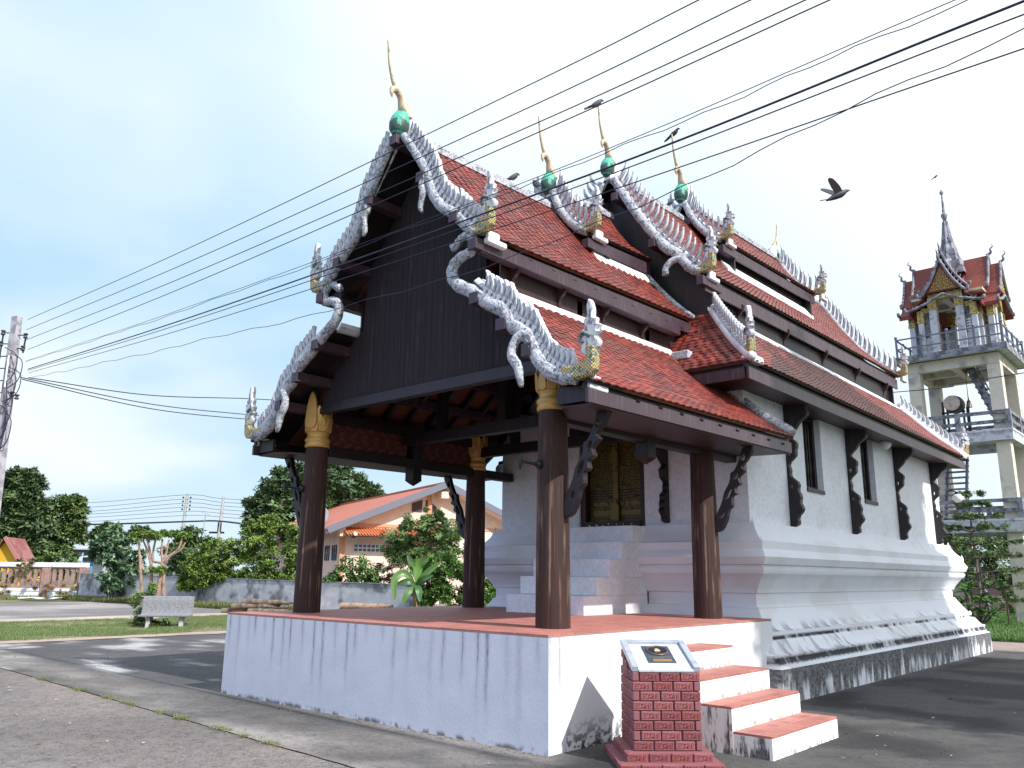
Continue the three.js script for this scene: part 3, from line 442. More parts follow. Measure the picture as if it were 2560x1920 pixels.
// ---- ridges, flashings and verges in white mortar
{
  const ridge = (z0, z1, y0, y1) => part('ridge_cap', [slab([[-.085, y0, z0], [.085, y0, z0], [.085, y1, z1], [-.085, y1, z1]], .09), slab([[-.045, y0 + .05, z0], [.045, y0 + .05, z0], [.045, y1 + .05, z1], [-.045, y1 + .05, z1]], .06)], M.stucco, temple);
  ridge(-.45, -4.95, 7.03, 7.15); ridge(-3.4, -4.97, 7.43, 7.51); ridge(-5.05, -14.1, 8.30, 8.38); ridge(-7.55, -11.7, 8.72, 8.84);
  const fl = [];
  for (const s of [1, -1]) {
    fl.push(slab([[s * 1.30, 4.78, -.5], [s * 1.45, 4.655, -.5], [s * 1.45, 4.705, -4.9], [s * 1.30, 4.83, -4.9]], .05));
    fl.push(slab([[s * 1.66, 5.57, -5.15], [s * 1.81, 5.43, -5.15], [s * 1.81, 5.34, -13.95], [s * 1.66, 5.48, -13.95]], .06));
    fl.push(slab([[s * .70, 6.26, -3.42], [s * .84, 6.02, -3.42], [s * .84, 6.06, -4.9], [s * .70, 6.30, -4.9]], .07));
    fl.push(slab([[s * .72, 7.32, -7.55], [s * .86, 7.12, -7.55], [s * .86, 7.16, -11.6], [s * .72, 7.36, -11.6]], .06));
  }
  part('mortar_flashing', fl, M.white, temple);
  const vp = ROOF.porchLower.prof.map(([x, y]) => [x, y + .10, -4.93]);
  for (const s of [1, -1]) {
    part('verge', [sweep(curve(vp.map(([x, y, z]) => [s * x, y, z]), 10), .075, 6), sweep(curve(vp.slice(2).map(([x, y, z]) => [s * (x - .02), y + .07, z - .02]), 6), .035, 6), mv(rbox(-.14, .14, -.06, .07, -.16, .12, .02), s * 1.62, 4.62, -4.42)], M.stucco, temple);
    part('verge', sweep(curve(ROOF.porchUpper.prof.map(([x, y]) => [s * x, y + .16, -4.96]), 10), .05, 6), M.stucco, temple);
  }
}
// ---- gables
const inRoof = (prof, off) => (x) => { const ax = Math.abs(x); for (let i = 1; i < prof.length; i++) if (ax <= prof[i][0]) { const a = prof[i - 1], b = prof[i]; return lerp(a[1], b[1], (ax - a[0]) / (b[0] - a[0])) - off; } return prof[prof.length - 1][1] - off; };
{
  const up = inRoof(ROOF.porchUpper.prof, .10), top = (x) => { const a = Math.abs(x); if (a < 1.14) return up(x); if (a < 1.40) return lerp(4.70, 4.52, (a - 1.14) / .26); return lerp(4.55, 3.84, (a - 1.40) / .55); };
  const gb = part('gable', [bb(-2.0, 2.0, 3.64, 3.72, -.82, -.70), bb(-1.97, 1.97, 3.72, 3.77, -.80, -.715)], M.darkWood, temple, 'dark planked front gable of the porch');
  const n = 38, W = 1.95; let x = -W;
  for (let i = 0; i < n; i++) { const w = 2 * W / n * rr(.82, 1.18) * (i === n - 1 ? 9 : 1), x1 = Math.min(W, x + w); if (x1 - x < .02) break; const m = (x + x1) / 2, pts = [[x + .0022, 3.77], [x1 - .0022, 3.77], [x1 - .0022, top(x1)], [m, top(m)], [x + .0022, top(x)]]; part('plank', mv(poly(pts, .022), 0, 0, -.765 + rr(-.002, .002)), M.plankWood[Math.floor(rnd() * 3)], gb); x = x1; }
  part('gable_backing', mv(poly([[-1.93, 3.74], [1.93, 3.74], [1.93, 3.86], [1.40, 4.52], [1.1, 4.68], [1.12, 5.48], [.6, 6.1], [0, 6.88], [-.6, 6.1], [-1.12, 5.48], [-1.1, 4.68], [-1.40, 4.52], [-1.93, 3.86]], .03), 0, 0, -.80), M.black, gb);
  const purl = []; for (const s of [1, -1]) for (const [px, py] of [[.50, 6.20], [1.10, 5.50], [1.42, 5.08], [1.46, 4.44], [1.86, 4.06], [2.22, 3.72]]) purl.push([s * px, py]);
  for (const [px, py] of purl) part('purlin', rbox(px - .065, px + .065, py - .065, py + .065, -4.6, -.20, .006), M.fascia, temple);
  part('purlin', rbox(-.07, .07, 6.80, 6.93, -4.6, -.17, .006), M.fascia, temple);
  const gable = (pts, z) => part('gable_panel', mv(poly(pts, .05), 0, 0, z), M.darkWood, temple);
  const tri = (R, o, y0) => { const P = R.prof.map(([x, y]) => [x, y - o]); const L = P[P.length - 1]; return [...P.slice().reverse().map(([x, y]) => [x * .97, y]), ...P.slice(1).map(([x, y]) => [-x * .97, y]), [-L[0] * .97, y0], [L[0] * .97, y0]]; };
  gable(tri(ROOF.mainUpper, .08, 4.66), -5.20); gable(tri(ROOF.mini, .07, 5.9), -3.72); gable(tri(ROOF.raised, .08, 7.0), -7.85);
  gable(tri(ROOF.mainUpper, .06, 5.0), -13.8); gable(tri(ROOF.raised, 0, 7.0), -11.5);
  for (const [R, zz] of [[ROOF.mainUpper, -4.82], [ROOF.mini, -3.24], [ROOF.raised, -7.36]]) for (const s of [1, -1]) { const e = R.prof; for (const k of R === ROOF.mainUpper ? [1, 3, 5] : [1, 3]) { const [x, y] = e[k]; part('purlin', rbox(s * (x - .06) - .06, s * (x - .06) + .06, y - .24, y - .10, zz - .6, zz, .006), M.fascia, temple); } }
  // clerestory walls under the upper eaves and small carved brackets on them
  for (const s of [1, -1]) {
    part('clerestory', bb(s * 1.27, s * 1.30, 4.6, 5.3, -4.9, -.82), M.redWood, temple); part('clerestory', bb(s * 1.60, s * 1.64, 5.3, 6.1, -13.9, -5.3), M.darkWood, temple); part('clerestory', bb(s * .66, s * .70, 7.1, 7.7, -11.5, -7.85), M.darkWood, temple); part('clerestory', bb(s * .64, s * .67, 6.0, 6.5, -4.9, -3.72), M.darkWood, temple);
    for (const z of [-1.0, -1.9, -2.85, -3.8]) part('strut', mv(poly(spl([[0, 0], [s * .03, .12], [s * .11, .20], [s * .14, .33], [s * .02, .33], [s * -.02, .15]], 18), .05), s * 1.31, 4.78, z), M.redWood, temple);
    for (const z of [-6.2, -8, -9.8, -11.6, -13.4]) part('strut', mv(poly(spl([[0, 0], [s * .03, .12], [s * .10, .20], [s * .12, .30], [s * .02, .30], [s * -.02, .15]], 18), .05), s * 1.64, 5.55, z), M.redWood, temple);
    part('beam', bb(s * 1.90, s * 2.30, 4.40, 4.75, ZF - .2, ZF + .02), M.plaster, temple);
  }
}
// ---- porch timber: columns, capitals, beams, rafters
{
  const petal = (h, w, t) => poly(spl([[-w * .5, 0], [-w * .55, h * .5], [-w * .3, h * .85], [0, h], [w * .3, h * .85], [w * .55, h * .5], [w * .5, 0]], 16), t, .006);
  for (const sx of [-1, 1]) for (const z of [-.80, -3.97]) {
    const x = sx * 2.09, c = part('column', lathe([[.178, .999], [.176, 1.3], [.172, 1.9], [.163, 2.6], [.152, 3.15], [.150, 3.19]], 24, x, z), M.pillar, temple);
    const cap = part('capital', lathe([[.150, 3.19], [.168, 3.195], [.172, 3.23], [.160, 3.245], [.166, 3.27], [.176, 3.285], [.172, 3.31], [.150, 3.325], [.142, 3.36], [.158, 3.39], [.160, 3.40], [.138, 3.42], [.138, 3.60], [.142, 3.70], [.12, 3.72]], 24, x, z), M.gold, c);
    for (let k = 0; k < 10; k++) { const g = petal(.20, .088, .036); g.rotateX(.10); g.translate(0, 3.41, .158); g.rotateY(k / 10 * 2 * Math.PI); g.translate(x, 0, z); part('petal', g, M.gold, cap); const g2 = petal(.35, .086, .036); g2.rotateX(.06); g2.translate(0, 3.42, .146); g2.rotateY((k + .5) / 10 * 2 * Math.PI); g2.translate(x, 0, z); part('petal', g2, M.gold, cap); }
    if (sx < 0) { const g = petal(.50, .14, .05); g.translate(0, 3.46, .175); g.rotateY(.35); g.translate(x, 0, z); part('leaf', g, M.gold, cap); }
  }
  for (const s of [1, -1]) {
    const x = s * 2.09;
    part('beam', rbox(x - .08, x + .08, 3.08, 3.22, -4.82, -.95, .006), M.darkWood, temple); part('beam', rbox(x - .08, x + .08, 3.56, 3.70, -4.82, -.62, .006), M.darkWood, temple);
    for (const [a, b] of [[-2.42, -.97], [-3.82, -2.74]]) part('carved_panel', bb(x - .02, x + .02, 3.22, 3.56, a, b), M.panel || M.redWood, temple);
    part('pendant_post', [rbox(x - .09, x + .09, 2.92, 3.60, -2.68, -2.50, .006), mv(lathes([[.09, 0], [.09, .02], [.05, .06], [.002, .10]].map(([r, y]) => [r, -y]).reverse(), 4), x, 2.92, -2.59)], M.darkWood, temple);
    part('soffit', slab([[s * 2.17, 3.14, -.95], [s * 2.52, 3.13, -.40], [s * 2.89, 3.12, -.40], [s * 2.89, 3.17, -4.93], [s * 2.17, 3.19, -4.93]], .02), M.redWood, temple);
    part('eave_end_board', [bb(s * 2.50, s * 2.885, 3.14, 3.30, -.40, -.36)], M.darkWood, temple);
    part('eave_end_board', bb(s * 1.1, s * 1.43, 5.02, 5.14, -.38, -.33), M.darkWood, temple);
    for (let k = 0; k < 9; k++) { const z = -1.15 - k * .44; for (const R of [ROOF.porchUpper, ROOF.porchLower]) { const P = R.prof, e = []; for (let i = 0; i + 1 < P.length; i++) e.push(beam([s * (P[i][0] - .05), P[i][1] - .10, z], [s * (P[i + 1][0] - .05), P[i + 1][1] - .10, z], .06, .09)); part('rafter', e, M.darkWood, temple); } }
  }
  for (const z of [-2.35, -3.97]) part('tie_beam', rbox(-2.0, 2.0, 3.40, 3.56, z - .07, z + .07, .006), M.darkWood, temple);
  for (const z of [-2.35, -3.97]) part('king_post', [rbox(-.08, .08, 3.56, 6.8, z - .07, z + .07, .006), rbox(-1.26, 1.26, 4.95, 5.08, z - .06, z + .06, .006), rbox(-1.3, -1.16, 3.56, 5.0, z - .06, z + .06, .006), rbox(1.16, 1.3, 3.56, 5.0, z - .06, z + .06, .006)], M.darkWood, temple);
  // wall-lamp arms on the front columns
  for (const s of [1, -1]) part('lamp_arm', [sweep([[s * 2.09 - .05, 2.62, -.66], [s * 2.09 - .07, 2.62, -.58], [s * 2.09 - .10, 2.63, -.42]], [.03, .018, .014], 8), mv(lathe([[.006, -.08], [.022, -.03], [.024, .04], [.012, .05]], 10), s * 2.09 - .105, 2.63, -.40), sweep([[s * 2.09 - .04, 2.62, -.64], [s * 2.09 - .055, 2.62, -.60]], [.05, .035], 10)], M.metalDark, temple);
}
// ---- carved eave brackets
{
  const porchB = spl([[.0, 0], [.09, .02], [.17, .16], [.20, .26], [.24, .30], [.25, .42], [.30, .44], [.29, .52], [.36, .56], [.34, .63], [.42, .72], [.39, .76], [.47, .86], [.53, .98], [.42, 1.0], [.36, .86], [.28, .72], [.24, .70], [.22, .60], [.14, .46], [.11, .36], [.03, .20], [-.02, .06]], 90);
  const hole = (x, y, rx, ry, a) => Array.from({ length: 10 }, (_, k) => { const t = k / 10 * 2 * Math.PI, c = Math.cos(t) * rx, s = Math.sin(t) * ry; return [x + c * Math.cos(a) - s * Math.sin(a), y + c * Math.sin(a) + s * Math.cos(a)]; });
  for (const sx of [-1, 1]) for (const z of [-.80, -3.97]) {
    const g = poly(porchB, .075, .008, [hole(.41, .87, .028, .045, -.4), hole(.20, .45, .022, .085, -.45), hole(.31, .66, .018, .05, -.4), hole(.11, .20, .018, .045, -.4)]); g.scale(1.08, 1.06, 1); if (sx < 0) mirror(g);
    mv(g, sx * 2.25, 2.08, z); part('eave_bracket', g, M.darkWood, temple);
  }
  const ex = [], N = 44; for (let i = 0; i <= N; i++) { const t = i / N, y = t * 1.98; let w = .105 + .04 * Math.sin(t * 9) + .045 * Math.sin(t * 23 + 1) + .02 * Math.sin(t * 61) + .25 * smooth(.66, .98, t) - .06 * smooth(.12, 0, t) + .10 * Math.exp(-(((t - .16) / .06) ** 2)) + .07 * Math.exp(-(((t - .62) / .07) ** 2)); if (i === 0) w = .02; ex.push([Math.max(.02, w), y]); }
  const wallB = [[0, 0], ...ex, [0, 1.98]];
  for (const z of [-6.25, -8.82, -11.42, -13.9]) for (const s of [1, -1]) { const g = poly(wallB, .11, .008, [hole(.05, 1.12, .02, .05, 0), hole(.06, .62, .015, .04, .2)]); if (s < 0) mirror(g); mv(g, s * (XW + .001), 2.24, z); part('eave_bracket', [g, bb(s * XW, s * (XW + .44), 4.18, 4.22, z - .08, z + .08)], M.darkWood, temple); }
  for (const x of [-1.0, 1.0]) { const g = poly(wallB, .10, .008); g.rotateY(-Math.PI / 2); g.scale(1, .62, .8); mv(g, x, 2.28, ZF); part('eave_bracket', g, M.darkWood, temple); }
}
// ---- naga bargeboards: scaly body along the gable edge, a row of fins, an upright naga head at the eave
M.scaleGold = mat({ map: tex(256, 256, (u, v) => { const a = (u * 8 + v * 8) % 1, b = (u * 8 - v * 8 + 8) % 1, e = Math.min(a, 1 - a, b, 1 - b), c = Math.floor(u * 8 + v * 8) * 7 + Math.floor(u * 8 - v * 8 + 8) * 3; const k = hash(c, 3, 5); return e < .12 ? [.05, .045, .05] : k < .28 ? [.05, .22, .13] : k < .40 ? [.35, .34, .33] : [.62, .46, .16]; }, .26), roughness: .35, metalness: .15 });
M.greenScale = mat({ map: tex(256, 256, (u, v) => { const a = (u * 9 + v * 9) % 1, b = (u * 9 - v * 9 + 9) % 1, e = Math.min(a, 1 - a, b, 1 - b), n = fbm(u, v, 5, 5, 441, 4), k = hash(Math.floor(u * 9 + v * 9), Math.floor(u * 9 - v * 9 + 9), 9); return e < .07 ? [.12, .20, .17] : (n * .6 + .8 * (1 - v)) > .80 ? mul([.012, .035, .030], .6 + k) : mixc([.02, .36, .24], [.05, .52, .36], k); }, .30), roughness: .55 });
M.greenDark = mat({ map: mottled([.20, .23, .23], [.02, .08, .055], .2, .42, .6, 445, 6, 128), roughness: .5 });
M.neckGold = mat({ map: mottled([.56, .44, .31], [.34, .26, .18], .25, .45, .7, 443, 6, 128), roughness: .6 });
const finGeo = (() => { const c = [[-.035, -.10], [.035, -.10], [.072, .0], [.092, .10], [.092, .20], [.066, .29], [.015, .375], [-.012, .40], [-.014, .385], [.008, .30], [.012, .20], [.004, .10], [-.018, .0]]; return poly(spl(c, 26), .05, .014); })();   // a curved blade standing upright, leaning at its tip towards the ridge
const nagaHead = (flip, plain) => {                                   // outline in x (outwards) and y, about 0.62 m tall
  const body = [[-.27, -.045], [-.06, -.085], [.07, -.06], [.115, -.01], [.125, .10], [.12, .22], [.03, .22], [.025, .12], [-.03, .075], [-.13, .055], [-.27, .06]], neck = spl([[.03, .12], [.10, .16], [.15, .20], [.165, .25], [.13, .29], [.175, .33], [.14, .35], [.17, .40], [.13, .41], [.135, .47], [.10, .48], [.10, .55], [.075, .64], [.055, .66], [.03, .60], [.035, .50], [-.005, .46], [.01, .40], [-.035, .36], [-.01, .31], [-.065, .28], [-.03, .24], [-.04, .18]], 60);
  const P = { scales: poly(body, .11, .02), crest: poly(neck, .075, .012), curl: (() => { const pts = []; for (let k = 0; k < 14; k++) { const t = k / 13 * 4.6, r = .075 - .013 * t; pts.push([.0 + Math.cos(t + .3) * r, .275 + Math.sin(t + .3) * r, .045]); } return sweep(pts, pts.map((_, k) => .022 - .0009 * k), 6); })(), curl2: (() => { const pts = []; for (let k = 0; k < 12; k++) { const t = k / 11 * 4.2, r = .055 - .010 * t; pts.push([.10 + Math.cos(t + 1) * r, .235 + Math.sin(t + 1) * r, -.045]); } return sweep(pts, .016, 6); })() };
  if (flip < 0) Object.values(P).forEach(mirror); return P;
};
const NH = {};
function naga(parent, [x, y, z], side, s = 1, o = {}) {
  const h = part('naga_head', [], M.finStucco, parent); const P = NH[side] || (NH[side] = nagaHead(side)); h.geometry = P.crest; h.position.set(x, y, z); h.scale.setScalar(s);
  part('scales', P.scales, M.scaleGold, h); part('curl', [P.curl, P.curl2], M.greenDark, h);
  return h;
}
function barge(side, z, body, radii, o = {}) {                        // body: centre line from the ridge to the eave, side +1 right
  const B = curve(body.map(([x, y]) => [side * x, y, z]), o.n || 44), n = B.length;
  const R = B.map((_, i) => { const t = i / (n - 1) * (radii.length - 1), k = Math.min(radii.length - 2, Math.floor(t)); return lerp(radii[k], radii[k + 1], t - k) * (1 + .06 * Math.sin(i * 1.9)); });
  const b = part('bargeboard', sweep(B, R, 8, .85), M.stucco, temple, o.label);
  const cl = new THREE.CatmullRomCurve3(body.map(([x, y]) => new THREE.Vector3(x, y, 0)));
  for (let k = 0; k < o.fins; k++) {
    const t = lerp(o.t0 ?? .02, o.t1 ?? .95, k / (o.fins - 1)), p = cl.getPointAt(t), d = cl.getTangentAt(t), nx = -d.y, ny = d.x;       // outward normal for the right side
    const f = part('fin', finGeo, M.finStucco, b), L = (o.len || 1) * (1 - .22 * Math.abs(t - .5)) * rr(.97, 1.03);
    const tilt = o.tilt ?? -.12;                                      // small turn outwards from upright
    f.position.set(side * (p.x + nx * .05), p.y + ny * .05, z - .02 + rr(-.006, .006)); f.rotation.z = side * (tilt + rr(-.03, .03));
    f.scale.set(side * (o.fat || .74), L, o.thick || 1); f.rotation.y = rr(-.05, .05);
  }
  if (o.board) part('verge_board', sweep(curve(o.board.map(([x, y]) => [side * x, y, z - .06]), 12), .055, 4, .7), M.finStucco, b);
  const e = body[body.length - 1]; naga(b, [side * (e[0] + .12), e[1] + (o.dy || .05), z], side, o.s || 1);
  part('mortar_foot', [rbox(side * (e[0] + .04), side * (e[0] + .13), e[1] - .12, e[1] - .05, z - .36, z - .05, .02), rbox(side * (e[0] + .05), side * (e[0] + .12), e[1] - .05, e[1] + .03, z - .25, z - .06, .02)], M.white, b);
  return b;
}
const board = (P, k = .06) => P.map(([x, y]) => [x, y - k]);
for (const s of [1, -1]) {
  const b1 = barge(s, -.27, [[.10, 6.92], [.32, 6.62], [.55, 6.28], [.68, 5.95], [.84, 5.73], [1.05, 5.57], [1.26, 5.37], [1.44, 5.22]], [.055, .06, .065, .07, .072, .07, .074, .078], { fins: 21, len: .67, tilt: -.36, thick: 1.3, fat: .9, board: board(ROOF.porchUpper.prof, -.01), t0: .03, t1: .93, s: 1.0 });
  part('tail', [sweep(curve([[s * .60, 6.25, -.27], [s * .52, 6.10, -.24], [s * .57, 5.98, -.22], [s * .53, 5.80, -.22], [s * .56, 5.72, -.22]], 14), [.05, .055, .05, .055, .05, .05, .045, .05, .045, .04, .04, .035, .03, .025, .02], 7)], M.stucco, b1);
  const lo = [[1.12, 5.16], [1.18, 5.22], [1.28, 5.23], [1.37, 5.15], [1.35, 5.03], [1.20, 5.00], [1.08, 4.93], [1.05, 4.82], [1.14, 4.68], [1.38, 4.54], [1.64, 4.35], [1.86, 4.22], [1.97, 4.04], [2.18, 3.90], [2.27, 3.72], [2.40, 3.53], [2.60, 3.40], [2.80, 3.36]];
  const b2 = barge(s, -.27, lo, [.04, .052, .056, .062, .068, .074, .08, .08, .08, .08, .08, .078], { fins: 21, len: .68, t0: .455, t1: .96, tilt: -.22, thick: 1.4, fat: .92, board: board(ROOF.porchLower.prof, -.01), n: 70, s: 1.05 });
  part('tail', [sweep(curve([[s * 2.20, 3.90, -.26], [s * 2.08, 3.86, -.22], [s * 2.03, 3.70, -.20], [s * 2.12, 3.56, -.20], [s * 2.15, 3.42, -.20], [s * 2.17, 3.34, -.20]], 16), [.06, .062, .06, .055, .05, .05, .05, .055, .055, .055, .05, .05, .045, .04, .035, .03, .02], 8)], M.stucco, b2);
  part('snout', sweep([[s * 1.16, 5.20, -.27], [s * 1.10, 5.15, -.27], [s * 1.055, 5.15, -.27]], [.05, .045, .06], 8), M.stucco, b2);
  const bm = barge(s, -4.92, [[.12, 8.14], [.28, 7.85], [.55, 7.40], [.86, 6.94], [1.1, 6.62], [1.30, 6.46], [1.5, 6.20], [1.70, 6.06]], [.07, .075, .08, .08, .085, .08, .085, .085], { fins: 18, len: .95, tilt: -.60, thick: .8, fat: .9, board: board(ROOF.mainUpper.prof, -.01) });
  part('tail', sweep(curve([[s * 1.40, 6.36, -4.9], [s * 1.24, 6.34, -4.86], [s * 1.14, 6.24, -4.84], [s * 1.12, 6.12, -4.84]], 10), .055, 7), M.stucco, bm);
  barge(s, -3.30, [[.08, 7.32], [.22, 6.98], [.40, 6.72], [.58, 6.55], [.74, 6.46]], [.06, .07, .07, .075, .075], { fins: 9, len: 1.0, tilt: -.3, board: board(ROOF.mini.prof, -.01), s: .95 });
  barge(s, -7.42, [[.08, 8.62], [.22, 8.28], [.42, 7.98], [.62, 7.78], [.82, 7.66]], [.06, .07, .07, .075, .075], { fins: 9, len: 1.0, tilt: -.3, board: board(ROOF.raised.prof, -.01), s: .95 });
  barge(s, -11.76, [[.06, 8.78], [.22, 8.46], [.42, 8.14], [.64, 7.90], [.88, 7.74]], [.06, .06, .06, .06, .06], { fins: 9, len: 1.0, board: board(ROOF.raised.prof.map(([x, y]) => [x, y + .12]), -.01), s: .95 });
  barge(s, -14.16, [[.10, 8.26], [.28, 7.98], [.57, 7.50], [.97, 6.94], [1.36, 6.52], [1.74, 6.16]], [.06, .06, .06, .06, .06, .06], { fins: 17, len: 1.05, board: board(ROOF.mainUpper.prof.map(([x, y]) => [x, y + .08]), -.01) });
  // fins and nagas on the hips of the skirt roof
  for (const fr of [1, -1]) {
    const P = along(LOW.prof), nF = 14;
    const hb = part('hip_naga', sweep([0, .25, .5, .75, 1].map((t) => { const [x, y] = P.at(P.L * t), k = fr > 0 ? 0 : LOW.rise; return [s * x, y + .10 + k, fr > 0 ? LOW.z0 - (2.82 - x) : LOW.z1 + (2.82 - x)]; }), .055, 7), M.stucco, temple);
    for (let k = 0; k < nF; k++) { const [x, y] = P.at(P.L * lerp(.06, .93, k / (nF - 1))), zz = fr > 0 ? LOW.z0 - (2.82 - x) : LOW.z1 + (2.82 - x), f = part('fin', finGeo, M.finStucco, hb); f.position.set(s * x, y + .10 + (fr > 0 ? 0 : LOW.rise), zz); f.rotation.y = s * fr > 0 ? -Math.PI / 4 : Math.PI / 4; f.scale.set(s * .8, .72, 1.1); }
    const nh = naga(hb, [s * 2.78, 4.44 + (fr > 0 ? 0 : LOW.rise), fr > 0 ? LOW.z0 - .04 : LOW.z1 + .04], s, .95); nh.rotation.y = s * fr > 0 ? -Math.PI / 4 : Math.PI / 4;
    part('mortar_foot', rbox(s * 2.66, s * 2.84, 4.30 + (fr > 0 ? 0 : LOW.rise), 4.40 + (fr > 0 ? 0 : LOW.rise), fr > 0 ? LOW.z0 - .34 : LOW.z1 + .02, fr > 0 ? LOW.z0 - .02 : LOW.z1 + .34, .02), M.white, hb);
  }
}
// ---- chofa finials (outline in y up and z forwards)
function chofa(y, z, s, dir, label) {
  const g = part('chofa', [], M.neckGold, temple, label), P = (yy, zz) => [0, yy - 6.97, (zz + .30)];
  const cl = curve([P(7.20, -.37), P(7.32, -.33), P(7.42, -.30), P(7.49, -.265), P(7.545, -.22), P(7.60, -.165), P(7.70, -.115), P(7.90, -.06), P(8.10, -.035), P(8.2, -.02)], 36);
  const rad = cl.map((_, i) => { const t = i / 36; return t < .12 ? lerp(.105, .085, t / .12) : t < .33 ? lerp(.085, .046, (t - .12) / .21) : t < .45 ? .046 : t < .55 ? lerp(.046, .03, (t - .45) / .1) : lerp(.03, .013, (t - .55) / .45); });
  g.geometry = merge([sweep(cl, rad, 9, .8), sweep(curve([P(7.55, -.20), P(7.56, -.14), P(7.50, -.115), P(7.43, -.13)], 8), [.04, .045, .045, .042, .038, .032, .026, .016, .006], 7, .8)]);
  const belly = lathe([[.0, -.19], [.06, -.17], [.112, -.11], [.136, -.02], [.130, .07], [.10, .16], [.055, .23], [.0, .27]], 18); belly.scale(.92, 1, 1.0); belly.rotateX(-.28); mv(belly, 0, 7.10 - 6.97, .03);
  part('belly', fin(belly), M.greenScale, g);
  part('mortar_seat', [sweep([[0, .36, -.10], [0, .20, -.14], [0, .05, -.18], [0, -.05, -.20]], [.07, .12, .135, .13], 8, .9), mv(rbox(-.07, .07, -.10, .02, -.16, .04, .02), 0, 0, 0)], M.white, g);
  g.position.set(0, y, z); g.scale.set(s, s, s * dir); return g;
}
chofa(6.98, -.30, 1, 1, 'tallest front chofa finial with green belly'); chofa(7.33, -3.33, .97, 1); chofa(8.26, -4.95, .98, 1); chofa(8.70, -7.47, 1.08, 1); chofa(8.80, -11.75, .80, -1); chofa(8.36, -14.2, .66, -1);

// ================================================================ things on and near the temple
function globe(name, label, [x, y, z], side) { const g = thing(name, label, 'lamp', [x, y, z]); const s = new THREE.SphereGeometry(.105, 20, 14); part('shade', fin(s), M.globe, g); part('holder', [cyl(0, .09, .14, 0, .06, .05, 12), sweep([[0, .13, 0], [-side * .08, .17, 0], [-side * .2, .17, 0]], .014, 6)], M.metalDark, g); return g; }
globe('globe_lamp', 'white glass globe lamp under the right eave between two carved brackets', [2.5, 4.0, -10.35], 1);
globe('globe_lamp', 'white globe lamp half hidden behind the left edge of the hall wall', [-2.47, 3.35, -5.01], -1);
globe('globe_lamp', 'faint white globe lamp at the far right corner of the hall, before the tower', [2.55, 3.33, -15.0], 1);

